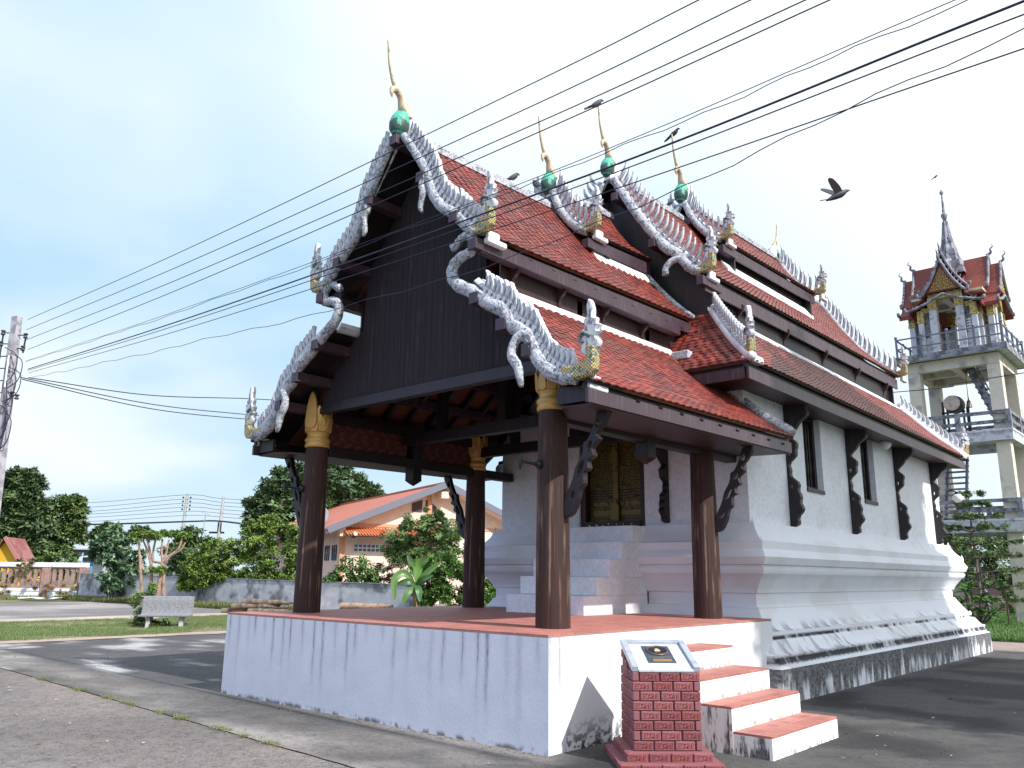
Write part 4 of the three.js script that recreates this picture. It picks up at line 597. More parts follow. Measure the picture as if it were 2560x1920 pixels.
// brick pedestal with a plaque
{
  const PD = { x: 3.451, z: -.552, turn: 44.1 * Math.PI / 180 };
  const p = thing('brick_pedestal', 'red brick pedestal with sloping stone top and medallion plaque beside the steps', 'pedestal', [PD.x, 0, PD.z], PD.turn);
  const cv = (bump) => { const c = document.createElement('canvas'); c.width = 256; c.height = 112; const g = c.getContext('2d'); g.fillStyle = bump ? '#808080' : '#8c5860'; g.fillRect(0, 0, 256, 112);
    if (!bump) for (let i = 0; i < 700; i++) { g.fillStyle = `rgba(${120 + 90 * rnd() | 0},${50 + 50 * rnd() | 0},${50 + 40 * rnd() | 0},.18)`; g.fillRect(rnd() * 256, rnd() * 112, 2 + 8 * rnd(), 2 + 5 * rnd()); }
    const ink = bump ? '#101010' : 'rgba(44,14,20,1)', up = bump ? '#f0f0f0' : 'rgba(160,84,82,.95)';
    g.font = 'bold 92px serif'; g.textAlign = 'center'; g.textBaseline = 'middle';
    for (const [dx, dy, col] of [[4, 5, ink], [-2, -2, ink], [0, 0, up]]) { g.fillStyle = col; g.fillText('E', 38 + dx, 58 + dy); g.fillText('C', 84 + dx, 58 + dy); g.fillText('M', 196 + dx, 58 + dy); g.beginPath(); g.arc(134 + dx, 57 + dy, 28, 0, 7); g.fill(); }
    g.strokeStyle = ink; g.lineWidth = 5; g.beginPath(); g.arc(134, 57, 20, 0, 7); g.stroke();
    const t = new THREE.CanvasTexture(c); if (!bump) t.colorSpace = THREE.SRGBColorSpace; return t; };
  const cm = cv(false), bm = cv(true);
  const brickM = [0, 1, 2].map((k) => mat({ map: cm, bumpMap: bm, bumpScale: .014, roughness: .75, color: [0xffffff, 0xf2ded8, 0xe6d8dc][k] })), stubM = flat(.215, .08, .092, .75), mort = flat(.15, .062, .066, .9);
  const bl = .158, bh = .0695;
  const bg = (w, face) => { const g = new RoundedBoxGeometry(w, bh, .05, 1, .006).toNonIndexed(); const P = g.attributes.position, N = g.attributes.normal, uv = []; for (let i = 0; i < P.count; i++) uv.push(face && N.getZ(i) > .4 ? clamp(P.getX(i) / w + .5, .01, .99) : .02, face && N.getZ(i) > .4 ? clamp(P.getY(i) / bh + .5, .01, .99) : .02); g.setAttribute('uv', new THREE.Float32BufferAttribute(uv, 2)); return fin(g, true); };
  const full = bg(bl, true), stub = bg(.05, false);
  const wall = (W, y, ang, off, alt, n, maxY) => {                    // one course on one face
    let x = -W; const seq = alt ? [0, 1, 1, 1] : [1, 1, 1, 0]; const list = n === 4 ? [1, 1, 1, 1] : n === 5 ? [1, 1, 1, 1, 1] : seq; const tot = list.reduce((a, k) => a + (k ? bl : .05), 0), gap = (2 * W - tot) / (list.length - 1);
    for (const k of list) { const w = k ? bl : .05, m = part('brick', k ? full : stub, k ? brickM[Math.floor(rnd() * 3)] : stubM, p); const cx = x + w / 2; m.position.set(cx * Math.cos(ang) + off * Math.sin(ang), y + bh / 2, -cx * Math.sin(ang) + off * Math.cos(ang)); m.rotation.y = ang; m.position.x += rr(-.0015, .0015); m.position.y += rr(-.001, .001); x += w + gap; }
  };
  const a3 = .280, b3 = .272, y2 = .133, hf = .742, hb = .914, c = (hf - y2) / 8;
  for (let k = 0; k < 8; k++) { wall(a3, y2 + c * k + .004, 0, b3 - .022, k % 2, 3); wall(b3, y2 + c * k + .004, -Math.PI / 2, a3 - .022, (k + 1) % 2, 3); if (k < 7) wall(b3, y2 + c * k + .004, Math.PI / 2, a3 - .022, k % 2, 3); }
  for (const s of [-1, 1]) for (let k = 0; k < 2; k++) { const m = part('brick', full, brickM[k], p); const y = hf + .004 + k * .074; m.position.set(s * (a3 - .022), y + bh / 2 - .01, -.06 - k * .105); m.rotation.y = s * Math.PI / 2; }
  part('pedestal_core', (() => { const g = poly([[-b3 + .012, .0], [b3 - .012, 0], [b3 - .012, hf], [-b3 + .012, hb]], 2 * a3 - .024); g.rotateY(-Math.PI / 2); return g; })(), mort, p);
  const crs = (a, b, y0, y1, n) => { part('footing', rbox(-a + .012, a - .012, y0 - .03, y1, -b + .012, b - .012, .006), flat(.21, .075, .087, .8), p); wall(a, y1 - bh - .004, 0, b - .022, 0, n); wall(b, y1 - bh - .004, -Math.PI / 2, a - .022, 0, n); wall(b, y1 - bh - .004, Math.PI / 2, a - .022, 0, n); };
  crs(.348, .339, .062, .133, 4); crs(.416, .407, -.012, .062, 5);
  // sloping top
  const sl = Math.atan2(hb - hf, 2 * b3), top = new THREE.Group(); const L = Math.hypot(2 * b3, hb - hf) / 2;
  const T = (g) => { g.rotateX(sl); g.translate(0, (hf + hb) / 2 + .012, 0); return fin(g); };
  const stone = mat({ map: mottled([.38, .41, .46], [.29, .32, .37], .4, .45, .75, 511), roughness: .35 });
  const fr = part('stone_frame', [[-a3 - .004, -a3 + .05, -L - .01, L + .004, .034], [a3 - .05, a3 + .004, -L - .01, L + .004, .034], [-a3 + .05, a3 - .05, -L - .01, -L + .045, .034]].map(([x0, x1, z0, z1, h]) => T(rbox(x0, x1, -.012, h, z0, z1, .004))), stone, p);
  part('marble_slab', T(rbox(-a3 + .051, a3 - .051, -.012, .008, -L + .046, L + .012, .003)), mat({ map: mottled([.60, .67, .71], [.47, .55, .60], .25, .5, .7, 513), roughness: .3 }), fr);
  const pq = part('plaque', T(rbox(-.118, .118, .008, .016, -.185, .165, .002)), flat(.085, .10, .135, .4, { metalness: .3 }), fr);
  const ringG = new THREE.TorusGeometry(.088, .009, 8, 36); ringG.rotateX(Math.PI / 2); ringG.scale(1, 1, 1.05); ringG.translate(0, .022, -.07);
  const disc = new THREE.CylinderGeometry(.082, .082, .006, 32); disc.scale(1, 1, 1.05); disc.translate(0, .019, -.07);
  part('medallion_rim', T(ringG), flat(.16, .10, .085, .4, { metalness: .5 }), pq); part('medallion', T(disc), flat(.035, .05, .08, .3, { metalness: .4 }), pq);
  const fl = poly([[-.022, -.03], [.022, -.03], [.026, -.012], [.012, -.002], [.016, .010], [.004, .014], [0, .036], [-.006, .016], [-.02, .012], [-.014, 0], [-.026, -.01]], .012, .003); fl.rotateX(-Math.PI / 2); fl.translate(.0, .026, -.075); part('emblem', T(fl), flat(.75, .55, .22, .4, { metalness: .3 }), pq);
  part('brass_strip', T(rbox(-.075, .085, .016, .021, .105, .145, .001)), flat(.42, .28, .11, .4, { metalness: .4 }), pq);
  const lines = []; for (let r = 0; r < 2; r++) { let x = -.10; while (x < .09) { const w = rr(.006, .014); lines.push(T(bb(x, x + w, .016, .019, .045 + r * .026, .056 + r * .026 + rr(0, .004)))); x += w + rr(.003, .007); } }
  part('inscription', lines, flat(.20, .19, .19, .4, { metalness: .3 }), pq);
}

// ---- birds
M.bird = flat(.035, .037, .05, .6); M.birdBrown = flat(.075, .055, .07, .7);
function perched(label, [x, y, z], turn, s = 1) {
  s *= .78; const g = thing('bird', label, 'bird', [x, y, z], turn, 'dark birds perched on the temple roof');
  const body = sweep([[-.17, -.055, 0], [-.11, -.01, 0], [-.05, .03, 0], [.02, .075, 0], [.06, .115, 0], [.085, .15, 0], [.105, .165, 0], [.135, .158, 0], [.16, .150, 0]], [.008, .022, .045, .056, .05, .033, .03, .02, .003], 10, .85);
  const tail = poly([[-.09, .0], [-.11, -.03], [-.24, -.10], [-.25, -.075], [-.13, .01]], .05, .008);
  part('body', [body, tail, sweep([[.01, .04, .02], [.015, -.01, .022]], .006, 5), sweep([[.01, .04, -.02], [.015, -.01, -.022]], .006, 5)], M.bird, g);
  for (const k of [1, -1]) { const w = poly(spl([[.05, .09], [-.02, .06], [-.14, -.03], [-.19, -.055], [-.10, .02], [-.02, .10]], 20), .014, .004); mv(w, 0, 0, k * .042); part('wing', w, M.birdBrown, g); }
  g.scale.setScalar(s); return g;
}
perched('dark bird perched on the tip of the main hall chofa, tail hanging left', [-.01, 9.43, -4.63], 1.0, 1.15); perched('dark bird perched on the tip of the raised roof chofa, leaning upright', [0, 10.02, -7.25], .2, 1.05);
perched('small dark bird standing on the front porch ridge', [0, 7.20, -2.47], 1.3, .95); perched('dark bird beside the foot of the second chofa, wings half shaded', [-.05, 7.32, -3.06], 2.6, 1.2); perched('tiny bird on the main ridge behind the hall gable fins', [0, 8.45, -7.0], .6, .8);
{
  const g = thing('bird', 'dark pigeon flying with raised wings in the white sky at right', 'bird', [2.985, 7.88, -7.47], .70);
  const body = sweep([[-.20, -.05, 0], [-.13, -.035, 0], [-.05, -.01, 0], [.03, .012, 0], [.09, .032, 0], [.125, .045, 0], [.15, .052, 0], [.175, .052, 0], [.20, .056, 0]], [.012, .03, .05, .058, .045, .03, .026, .014, .003], 12);
  const wing = (k) => { const o = spl([[.055, 0], [.03, .09], [-.035, .18], [-.10, .245], [-.155, .255], [-.165, .225], [-.145, .17], [-.11, .10], [-.075, .04], [-.06, 0]], 34); const w = poly(o, .012, .004); w.rotateX(k * .62); mv(w, 0, .02, k * .03); return w; };
  const tail = (() => { const o = [[-.12, .028], [-.26, .075], [-.275, .05], [-.285, .015], [-.28, -.02], [-.27, -.055], [-.12, -.028]]; const t = poly(o, .012, .003); t.rotateX(-1.2); mv(t, 0, -.035, 0); return t; })();
  part('body', [body, tail], M.bird, g); part('wing', wing(1), M.birdBrown, g); part('wing', wing(-1), M.bird, g); g.scale.setScalar(1.12); g.rotation.z = .18;
}
{ const b = perched('far small dark bird hovering above the bell tower spire', [-.40, 18.15, -29.9], .4, .9); delete b.userData.group; b.userData.label = 'far small dark bird hanging in the sky above the tower spire'; }

// ---- the utility pole at left and its cables
const TB = new THREE.Vector3(-12.18, 6.9, .19);
{
  const p = thing('utility_pole', 'tall tapered concrete utility pole at the left edge with insulators and cables', 'pole', [-12.09, 0, .05]);
    part('shaft', (() => { const g = new THREE.CylinderGeometry(.105, .165, 6.97, 4).toNonIndexed(); g.computeVertexNormals(); g.rotateY(Math.PI / 4 + .5); g.applyMatrix4(new THREE.Matrix4().set(1, -.09 / 6.95, 0, -.045, 0, 1, 0, 3.43, 0, .14 / 6.95, 1, .07, 0, 0, 0, 1)); return fin(g); })(), mat({ map: mottled([.40, .38, .42], [.22, .21, .25], .9, .4, .7, 531), roughness: .85 }), p);
  const R = [.747, 0, -.664], at = (y, r, f = 0) => { const t = y / 6.9; return [-.09 * t + R[0] * r + .664 * f, y, .14 * t + R[2] * r + .747 * f]; };
  const spool = (y, r) => { const g = lathe([[.012, -.06], [.045, -.05], [.05, -.03], [.028, -.015], [.028, .015], [.05, .03], [.045, .05], [.012, .06]], 10); const q = at(y, r, .02); return mv(g, ...q); };
  for (const [y, r] of [[6.55, -.25], [6.3, -.27], [6.02, -.29], [5.75, -.31], [5.48, -.33], [5.22, -.31], [6.48, .25], [6.2, .22], [5.12, .22], [5.18, .12]]) part('insulator', spool(y, r), flat(.05, .04, .055, .4), p);
  part('rack', [beam(at(6.6, -.25), at(5.2, -.31), .02, .03), beam(at(6.55, .25), at(6.1, .22), .02, .03), ...[6.55, 6.3, 6.02, 5.75, 5.48, 5.22].map((y) => beam(at(y, -.30), at(y, .0), .02, .02)), ...[6.5, 6.2].map((y) => beam(at(y, .26), at(y, 0), .02, .02))], M.metalDark, p);
  const loops = []; for (let k = 0; k < 8; k++) { const y = rr(4.4, 6.2), s = rr(.1, .35); loops.push(sweep(curve([at(y, rr(-.1, .12), .14), at(y - .2, s, .18), at(y - .6, s * .9, .18), at(y - .8, rr(-.05, .1), .16)], 14), .010, 5)); }
  loops.push(sweep(curve([at(5.4, .05, .16), at(4.5, .14, .17), at(3.7, .05, .17), at(3.0, -.1, .18)], 16), .012, 5));
  part('loop_cable', loops, M.cable, p);
  part('conduit', [sweep([at(3.0, .09, .2), at(.1, .12, .22)], .022, 6), sweep([at(3.05, -.08, .2), at(.1, -.06, .22)], .022, 6), sweep([at(6.0, .02, .15), at(5.3, .02, .16)], .02, 6)], M.white, p);
  part('meter_box', [mv(rbox(-.09, .09, -.14, .14, -.06, .06, .01), ...at(3.95, -.24, .1))], flat(.22, .10, .08, .6), p);
}
const CB = [
  [[-12.00, 6.86, .03], [2.55, 6.27, .30], [4.61, 6.19, .40], 'topmost black power cable of the four crossing before the front chofa', .0058],
  [[-12.06, 6.64, .01], [2.55, 6.02, .30], [5.06, 5.96, .40], 'second black power cable from the top, leaving the frame left of centre right', .0058],
  [[-12.11, 6.42, -.02], [2.55, 5.81, .30], [5.48, 5.74, .40], 'third black power cable from the top, touching the main chofa bird', .0058],
  [[-12.10, 6.22, -.09], [2.56, 5.70, .30], [5.66, 5.65, .40], 'fourth black power cable, lowest of the upper four', .0058],
  [[-12.17, 5.97, -.10], [2.56, 5.23, .30], [6.45, 5.24, .40], 'thin straight cable just below the upper four cables', .0038],
  [[-12.18, 5.95, -.11], [2.56, 5.19, .31], [6.54, 5.20, .40], 'thin wavy cable hanging close under the straight thin cable', .0038, .012],
  [[-12.16, 5.80, -.17], [3.10, 5.05, .30], [6.81, 5.04, .40], 'thick black cable passing under the bird on the raised roof chofa', .0095],
  [[-12.16, 5.77, -.17], [2.56, 4.98, .30], [6.82, 4.95, .40], 'black cable next below the thick one', .0056],
  [[-12.16, 5.72, -.19], [2.56, 4.84, .30], [6.79, 4.72, .40], 'black cable ending lowest on the right picture edge', .0052],
  [[-12.14, 5.60, -.22], [2.09, 4.49, .30], [6.81, 4.85, .40], 'lowest wavy cable passing before the scroll of the right naga bargeboard', .0042, .015],
];
for (const [a, b, c, label, r, wob] of CB) {
  const P = curve([a, [lerp(a[0], b[0], .5), lerp(a[1], b[1], .5) - .07, lerp(a[2], b[2], .5)], b, c], 60).map((p, i) => wob ? p.clone().add(new THREE.Vector3(0, wob * Math.sin(i * 1.7) + wob * .6 * Math.sin(i * .6), 0)) : p);
  const d = P[60].clone().sub(P[58]).normalize(); P.push(P[60].clone().addScaledVector(d, 9));
  tag(part('power_cable', sweep(P, r, 5), M.cable, scene), label, 'cable', 'overhead cables in front of the temple');
}
for (const [pts, label] of [[[[-12.3, 5.62, -.1], [-13.3, 5.70, -3.5], [-14.25, 6.06, -7], [-15.0, 6.4, -10]], 'upper of two cables sagging from the pole towards the left naga eave'], [[[-12.28, 5.58, -.12], [-13.3, 5.58, -3.5], [-14.23, 5.92, -7], [-15, 6.3, -10]], 'lower of two cables sagging from the pole towards the left naga eave'], [[[-12.19, 5.62, -.21], [-12.5, 5.75, -3], [-12.63, 6.17, -6], [-12.7, 6.5, -9]], 'single cable above the sagging pair, running behind the left eave'], [[[-12, 6.5, -14], [.9, 6.29, -16.5], [2.4, 6.30, -16.5], [3.93, 6.35, -16.5], [12, 6.6, -16.5]], 'cable from behind the hall roof across the bell tower columns']]) tag(part('power_cable', sweep(curve(pts, 40), .012, 5), M.cable, scene), label, 'cable', 'overhead cables behind the temple');

// ================================================================ left background
const YAW = 41.631 * Math.PI / 180;
const spot = (px, D) => { const r = (px - 1106) / 1818 * D; return [7.404 - .6644 * D + .7474 * r, 0, 5.833 - .7474 * D - .6644 * r]; };   // ground point D metres ahead
const hAt = (py, px, D) => 1.506 + (1242.6 + .011 * (px - 1106) - py) / 1818 * D;
// foliage: sprigs of folded leaves scattered through lumpy clumps
const leafShape = (w, l, n = 1, bend = .25) => { const P = []; const R0 = seed; seed = 99; for (let k = 0; k < n; k++) { const a = k / n * 6.283 + rr(0, 1), t = rr(.1, .9), c = new THREE.Matrix4().makeRotationFromEuler(new THREE.Euler(t - .5, a, rr(-.5, .5), 'YXZ')), v = (x, y, z) => new THREE.Vector3(x, y, z).applyMatrix4(c).toArray(); const A = v(0, 0, 0), B = v(-w, bend * w, l * .45), C = v(w, bend * w, l * .45), T = v(0, -bend * l * .3, l), Mm = v(0, 0, l * .5); P.push(...A, ...B, ...Mm, ...A, ...Mm, ...C, ...B, ...T, ...Mm, ...Mm, ...T, ...C); } seed = R0; const g = new THREE.BufferGeometry(); g.setAttribute('position', new THREE.Float32BufferAttribute(P, 3)); return fin(g); };
const G3 = leafShape(.22, 1, 3), G1 = leafShape(.30, 1, 1), G5 = leafShape(.16, 1, 5), GL = leafShape(.10, 1, 6, .15);
function leaves(blobs, per, size, cols, o = {}) {                    // blobs: [x, y, z, rx, ry, rz]; returns an instance list
  const L = [];
  for (const [x, y, z, rx, ry, rz] of blobs) {
    const clumps = Math.max(4, Math.round(per / 26));
    for (let c = 0; c < clumps; c++) {
      const th = rr(0, 6.283), cy = rr(-.75, 1), q = Math.sqrt(1 - cy * cy), rad = o.soft ? 1.3 * rnd() ** .8 : o.fill ? Math.cbrt(rnd()) : lerp(.55, 1.16, rnd() ** .8), ux = q * Math.cos(th), uz = q * Math.sin(th);
      const cx = x + ux * rx * rad, cyy = y + cy * ry * rad, cz = z + uz * rz * rad, cr = (o.clump || .3) * Math.min(rx, ry, rz) * rr(.5, 1.4), col = mul(mixc(cols[0], cols[1], rnd()), rr(.65, 1.25));
      for (let k = 0; k < 26; k++) { const a = rr(0, 6.283), b = Math.acos(rr(-1, 1)), r = cr * Math.cbrt(rnd()); const p = [cx + r * Math.sin(b) * Math.cos(a), cyy + r * Math.cos(b) * .7, cz + r * Math.sin(b) * Math.sin(a)]; _q.setFromEuler(_e.set(rr(-.9, .9), rr(0, 6.283), rr(-.9, .9), 'YXZ')); L.push([p, _q.clone(), size * rr(.6, 1.25), mul(o.spot && rnd() < o.spot[0] ? o.spot[1] : col, rr(.8, 1.2))]); }
    }
  }
  return L;
}
M.bark = mat({ map: mottled([.20, .15, .115], [.09, .07, .06], .6, .4, .7, 601), roughness: .9, bumpMap: bumpT(14, .4, 603), bumpScale: .015 });
M.barkPale = mat({ map: mottled([.36, .24, .18], [.20, .14, .11], .5, .4, .7, 605), roughness: .9, bumpMap: bumpT(14, .3, 607), bumpScale: .01 });
// a tree or shrub given by lumps in its own frame: x to the right as seen from the temple yard, y up, z towards the viewer
function plant(name, label, category, px, D, o) {
  const g = thing(name, label, category, spot(px, D), YAW, o.group);
  if (o.trunk) part('trunk', o.trunk.map(([pts, r]) => sweep(curve(pts, 12), Array.from({ length: 13 }, (_, i) => lerp(r[0], r[1], i / 12)), 7)), o.bark || M.bark, g);
  inst('foliage', o.geo || G3, o.mat || M.leaf, leaves(o.blobs, o.per, o.size, o.cols, o), g); return g;
}
const S = (D) => D / 1818;
const GREEN = [[.058, .108, .028], [.115, .172, .05]], DARK = [[.045, .088, .030], [.085, .135, .048]], LIME = [[.12, .21, .035], [.20, .29, .055]], BLUEG = [[.035, .075, .04], [.06, .12, .055]];
// blobs given as [dx, py, rx, ry] in picture units from the plant's foot
const lumps = (px, D, list, dz = .8) => list.map(([x, y, r, q, z = 0]) => [(x - px) * S(D), hAt(y, x, D), z, r * S(D), q * S(D), r * S(D) * dz]);
plant('tree', 'tall dense dark green tree at the far left behind the pole', 'tree', 20, 62, { blobs: lumps(20, 62, [[8, 1075, 48, 52], [45, 1085, 34, 40], [55, 1140, 38, 48], [10, 1150, 50, 60], [60, 1190, 34, 34], [-30, 1110, 40, 70], [30, 1040, 26, 24]]), per: 1500, size: .42, cols: DARK, clump: .34, trunk: [[[[0, 0, 0], [.2, 2, 0], [0, 5, 0]], [.4, .2]]] });
plant('tree', 'looser mid green tree right of the tallest left tree, sky between its branches', 'tree', 125, 66, { blobs: lumps(125, 66, [[110, 1095, 26, 18], [140, 1086, 22, 14], [150, 1110, 20, 14], [105, 1130, 30, 26], [160, 1140, 16, 12], [135, 1150, 28, 22], [100, 1180, 34, 26], [165, 1160, 12, 14], [130, 1195, 30, 20], [80, 1120, 22, 30]]), per: 620, size: .36, cols: GREEN, clump: .5, trunk: [[[[0, 0, 0], [.1, 2.4, 0], [.5, 5.0, 0]], [.25, .08]], [[[0, 2, 0], [.8, 3.6, .1], [1.2, 4.6, 0]], [.12, .04]]] });
plant('tree', 'small dark round tree behind the tin sheds', 'tree', 225, 64, { blobs: lumps(225, 64, [[225, 1150, 22, 20], [210, 1162, 20, 14], [245, 1160, 20, 14], [300, 1155, 22, 16]]), per: 520, size: .34, cols: DARK, clump: .4 });
plant('tree', 'broad dome shaped dark green tree behind the pink house', 'tree', 670, 60, { blobs: lumps(670, 60, [[600, 1060, 46, 42], [660, 1045, 60, 42], [735, 1050, 52, 40], [570, 1105, 40, 44], [640, 1100, 60, 50], [730, 1100, 60, 46], [785, 1075, 34, 30], [560, 1140, 30, 26], [780, 1110, 36, 30], [690, 1015, 24, 12]]), per: 1250, size: .40, cols: [[.042, .088, .034], [.09, .145, .052]], clump: .36, trunk: [[[[0, 0, 0], [0, 3, 0], [.2, 6, 0]], [.35, .2]]] });
plant('bush', 'dark bushes in the distance left of the house behind the two far poles', 'bush', 420, 58, { blobs: lumps(420, 58, [[395, 1170, 26, 22], [420, 1160, 26, 20], [380, 1200, 30, 26], [440, 1190, 26, 26]]), per: 480, size: .30, cols: GREEN, clump: .4 });
plant('bush', 'large glossy green bush overhanging the garden wall left of the front column', 'bush', 540, 38, { blobs: lumps(540, 38, [[600, 1170, 48, 40], [560, 1160, 34, 34], [520, 1190, 46, 36], [470, 1205, 40, 34], [430, 1225, 34, 34], [610, 1220, 50, 38], [540, 1230, 50, 30], [460, 1245, 40, 26], [415, 1262, 20, 18], [575, 1130, 16, 14], [500, 1250, 34, 16], [560, 1256, 44, 16], [620, 1252, 34, 18], [440, 1250, 30, 22], [645, 1190, 30, 50], [585, 1140, 30, 20]]), per: 1100, size: .15, cols: [[.085, .16, .026], [.18, .255, .045]], clump: .32 });
plant('bush', 'dark small tree between the pollarded tree and the overhanging bush', 'bush', 405, 43, { blobs: lumps(405, 43, [[400, 1210, 30, 36], [420, 1240, 24, 30], [380, 1235, 22, 34]]), per: 700, size: .17, cols: DARK, clump: .36 });
plant('shrub', 'big leaved blue green shrub with yellow leaves at the end of the balustrade', 'shrub', 252, 42, { blobs: lumps(252, 42, [[250, 1170, 34, 24], [225, 1195, 28, 26], [275, 1200, 36, 34], [240, 1235, 40, 36], [285, 1245, 30, 36], [255, 1265, 36, 22], [205, 1185, 12, 14]]), per: 330, size: .27, geo: leafShape(.30, 1, 2, .3), cols: [[.06, .13, .06], [.13, .21, .12]], clump: .4, mat: M.leafGloss, spot: [.012, [.55, .42, .03]], trunk: [0, 1, 2, 3].map((k) => [[[(k - 1.5) * .06, 0, 0], [(k - 1.5) * .25, .7, 0], [(k - 1.5) * .45, 1.4, 0]], [.035, .02]]) });
// pollarded tree: grey stems cut off at the top, young leaves above
{
  const D = 38, px = 345, k = .2343 * S(D) * 1.0, q = (x, y, z = 0) => [(x - 1500) * k, (1300 - y) * k, z];
  const g = thing('pollarded_tree', 'pollarded tree with cut pinkish grey limbs and a flat fringe of fresh leaves', 'tree', spot(px, D), YAW);
  const st = [[[q(1390, 1310), q(1370, 1150), q(1350, 990, .1)], [34, 30]], [[q(1352, 995, .1), q(1320, 860), q(1290, 710)], [28, 20]], [[q(1380, 985, .1), q(1350, 940), q(1330, 870)], [24, 20]], [[q(1470, 1310), q(1455, 1120), q(1440, 960)], [36, 32]], [[q(1440, 960), q(1390, 820), q(1330, 705)], [26, 17]], [[q(1440, 940), q(1415, 830), q(1388, 705, .2)], [24, 20]], [[q(1520, 1310), q(1530, 1100), q(1545, 920)], [52, 44]], [[q(1545, 930), q(1500, 910), q(1450, 900), q(1440, 800), q(1452, 695)], [30, 19]], [[q(1545, 930), q(1520, 830), q(1512, 700)], [30, 20]], [[q(1545, 930), q(1560, 820), q(1575, 705)], [28, 18]], [[q(1550, 930), q(1600, 850), q(1670, 790), q(1695, 690)], [34, 18]], [[q(1600, 850), q(1690, 800), q(1730, 730)], [22, 14]], [[q(1600, 1310, -.1), q(1575, 1180), q(1560, 1020)], [46, 30]]];
  for (const [P, r] of st) part('limb', sweep(curve(P, 10), Array.from({ length: 11 }, (_, i) => lerp(r[0], r[1], i / 10) * k * .47), 8), M.barkPale, g);
  const fr = []; for (let i = 0; i < 13; i++) { const x = 1240 + i * 39; fr.push([...q(x + rr(-10, 10), 670 + rr(-20, 20), rr(-.4, .4)), .16, .14, .2]); } for (let i = 0; i < 8; i++) fr.push([...q(1300 + rr(0, 120) + i * 20, i < 5 ? 1180 + rr(-60, 100) : 980, .2), .13, .13, .15]);
  inst('foliage', G3, M.leaf, leaves(fr, 150, .13, LIME, { clump: .7 }), g);
}
// garden wall, balustrade
{
  const A = spot(186, 44.5), B = spot(930, 31), d = [B[0] - A[0], B[2] - A[2]], L = Math.hypot(...d), ang = Math.atan2(-d[1], d[0]);
  const g = thing('garden_wall', 'long grey white garden wall with dark stains behind the bench and porch', 'wall', A, ang);
  const wt = tex(2048, 128, (u, v) => { const a = fbm(u, v, 60, 3, 621, 5), b = fbm(u, v, 90, 8, 623, 4), c = fbm(u, v, 14, 2, 625, 4); return mixc(mixc([.34, .35, .38], [.56, .57, .60], b), [.08, .082, .09], .8 * smooth(.48, .70, a * .6 + c * .4 + .08 * smooth(.6, 1, v))); }, L, false, 1.35);
  part('wall', slab([[0, 1.33, 0], [0, 1.33, .16], [L, 1.10, .16], [L, 1.10, 0]], 1.45), mat({ map: wt, roughness: .9 }), g); part('coping', slab([[0, 1.36, -.03], [0, 1.36, .19], [L, 1.13, .19], [L, 1.13, -.03]], .03), M.greyConcrete, g);
  const P0 = spot(-70, 45), P1 = spot(190, 45), e = [P1[0] - P0[0], P1[2] - P0[2]], L2 = Math.hypot(...e), b = thing('balustrade', 'white capped balustrade with brown brick balusters at left', 'fence', P0, Math.atan2(-e[1], e[0]));
  const bk = mat({ map: mottled([.33, .215, .19], [.22, .14, .125], .6, .4, .7, 631), roughness: .85 });
  for (const [x0, x1] of [[-2, L2 * .715], [L2 * .73, L2 + .1]]) part('cap_rail', rbox(x0, x1, 1.66, 1.90, -.16, .16, .02), M.white, b);
  part('white_band', [rbox(-2, L2 * .60, .42, .56, -.10, .10, .01), rbox(L2 * .615, L2 * .70, .42, .56, -.1, .1, .01), rbox(L2 * .72, L2 * .97, .42, .56, -.10, .10, .01)], M.white, b); part('plinth', bb(-2, L2, -.05, .38, -.12, .12), M.plaster, b); part('lower_rail', bb(-2, L2, .56, .68, -.07, .07), bk, b); part('upper_rail', bb(-2, L2, 1.58, 1.66, -.07, .07), bk, b);
  for (let x = .1; x < L2 - .1; x += .335) part('baluster', rbox(x - .085, x + .085, .68, 1.58, -.06, .06, .01), bk, b);
  for (const x of [L2 * .68, L2 - .06]) part('post', rbox(x - .22, x + .22, 0, 1.64, -.14, .14, .01), bk, b);
  plant('bush', 'dry weeds hanging over the balustrade', 'weeds', 120, 44.6, { blobs: [[-2.4, .5, .1, .5, .4, .2], [-.6, .6, .1, .7, .5, .2], [1.0, .55, .1, .5, .5, .2], [-1.5, 1.75, .1, .5, .14, .2]], per: 70, size: .16, geo: GL, cols: [[.18, .20, .06], [.30, .17, .08]], clump: .5 });
  const s = part('plastic_sheet', (() => { const g2 = new THREE.PlaneGeometry(1.8, .9, 22, 12); g2.rotateX(-Math.PI / 2); const p = g2.attributes.position; for (let i = 0; i < p.count; i++) p.setY(i, .05 + .16 * fbm(p.getX(i) * .3 + .5, p.getZ(i) * .3 + .5, 7, 7, 641, 3)); g2.computeVertexNormals(); return fin(g2); })(), M.white, scene); s.position.set(...spot(100, 42.5)); s.rotation.y = YAW; tag(s, 'crumpled white plastic sheet lying at the foot of the balustrade', 'plastic sheet');
}
plant('bush', 'bright green low bush growing behind the white balustrade', 'bush', 120, 47.5, { blobs: lumps(120, 47.5, [[90, 1215, 24, 10], [125, 1208, 26, 12], [150, 1215, 22, 10], [60, 1225, 20, 14], [100, 1240, 50, 20], [160, 1240, 30, 22], [20, 1245, 36, 16]]), per: 260, size: .2, cols: [[.07, .13, .03], [.12, .19, .05]], clump: .45 });
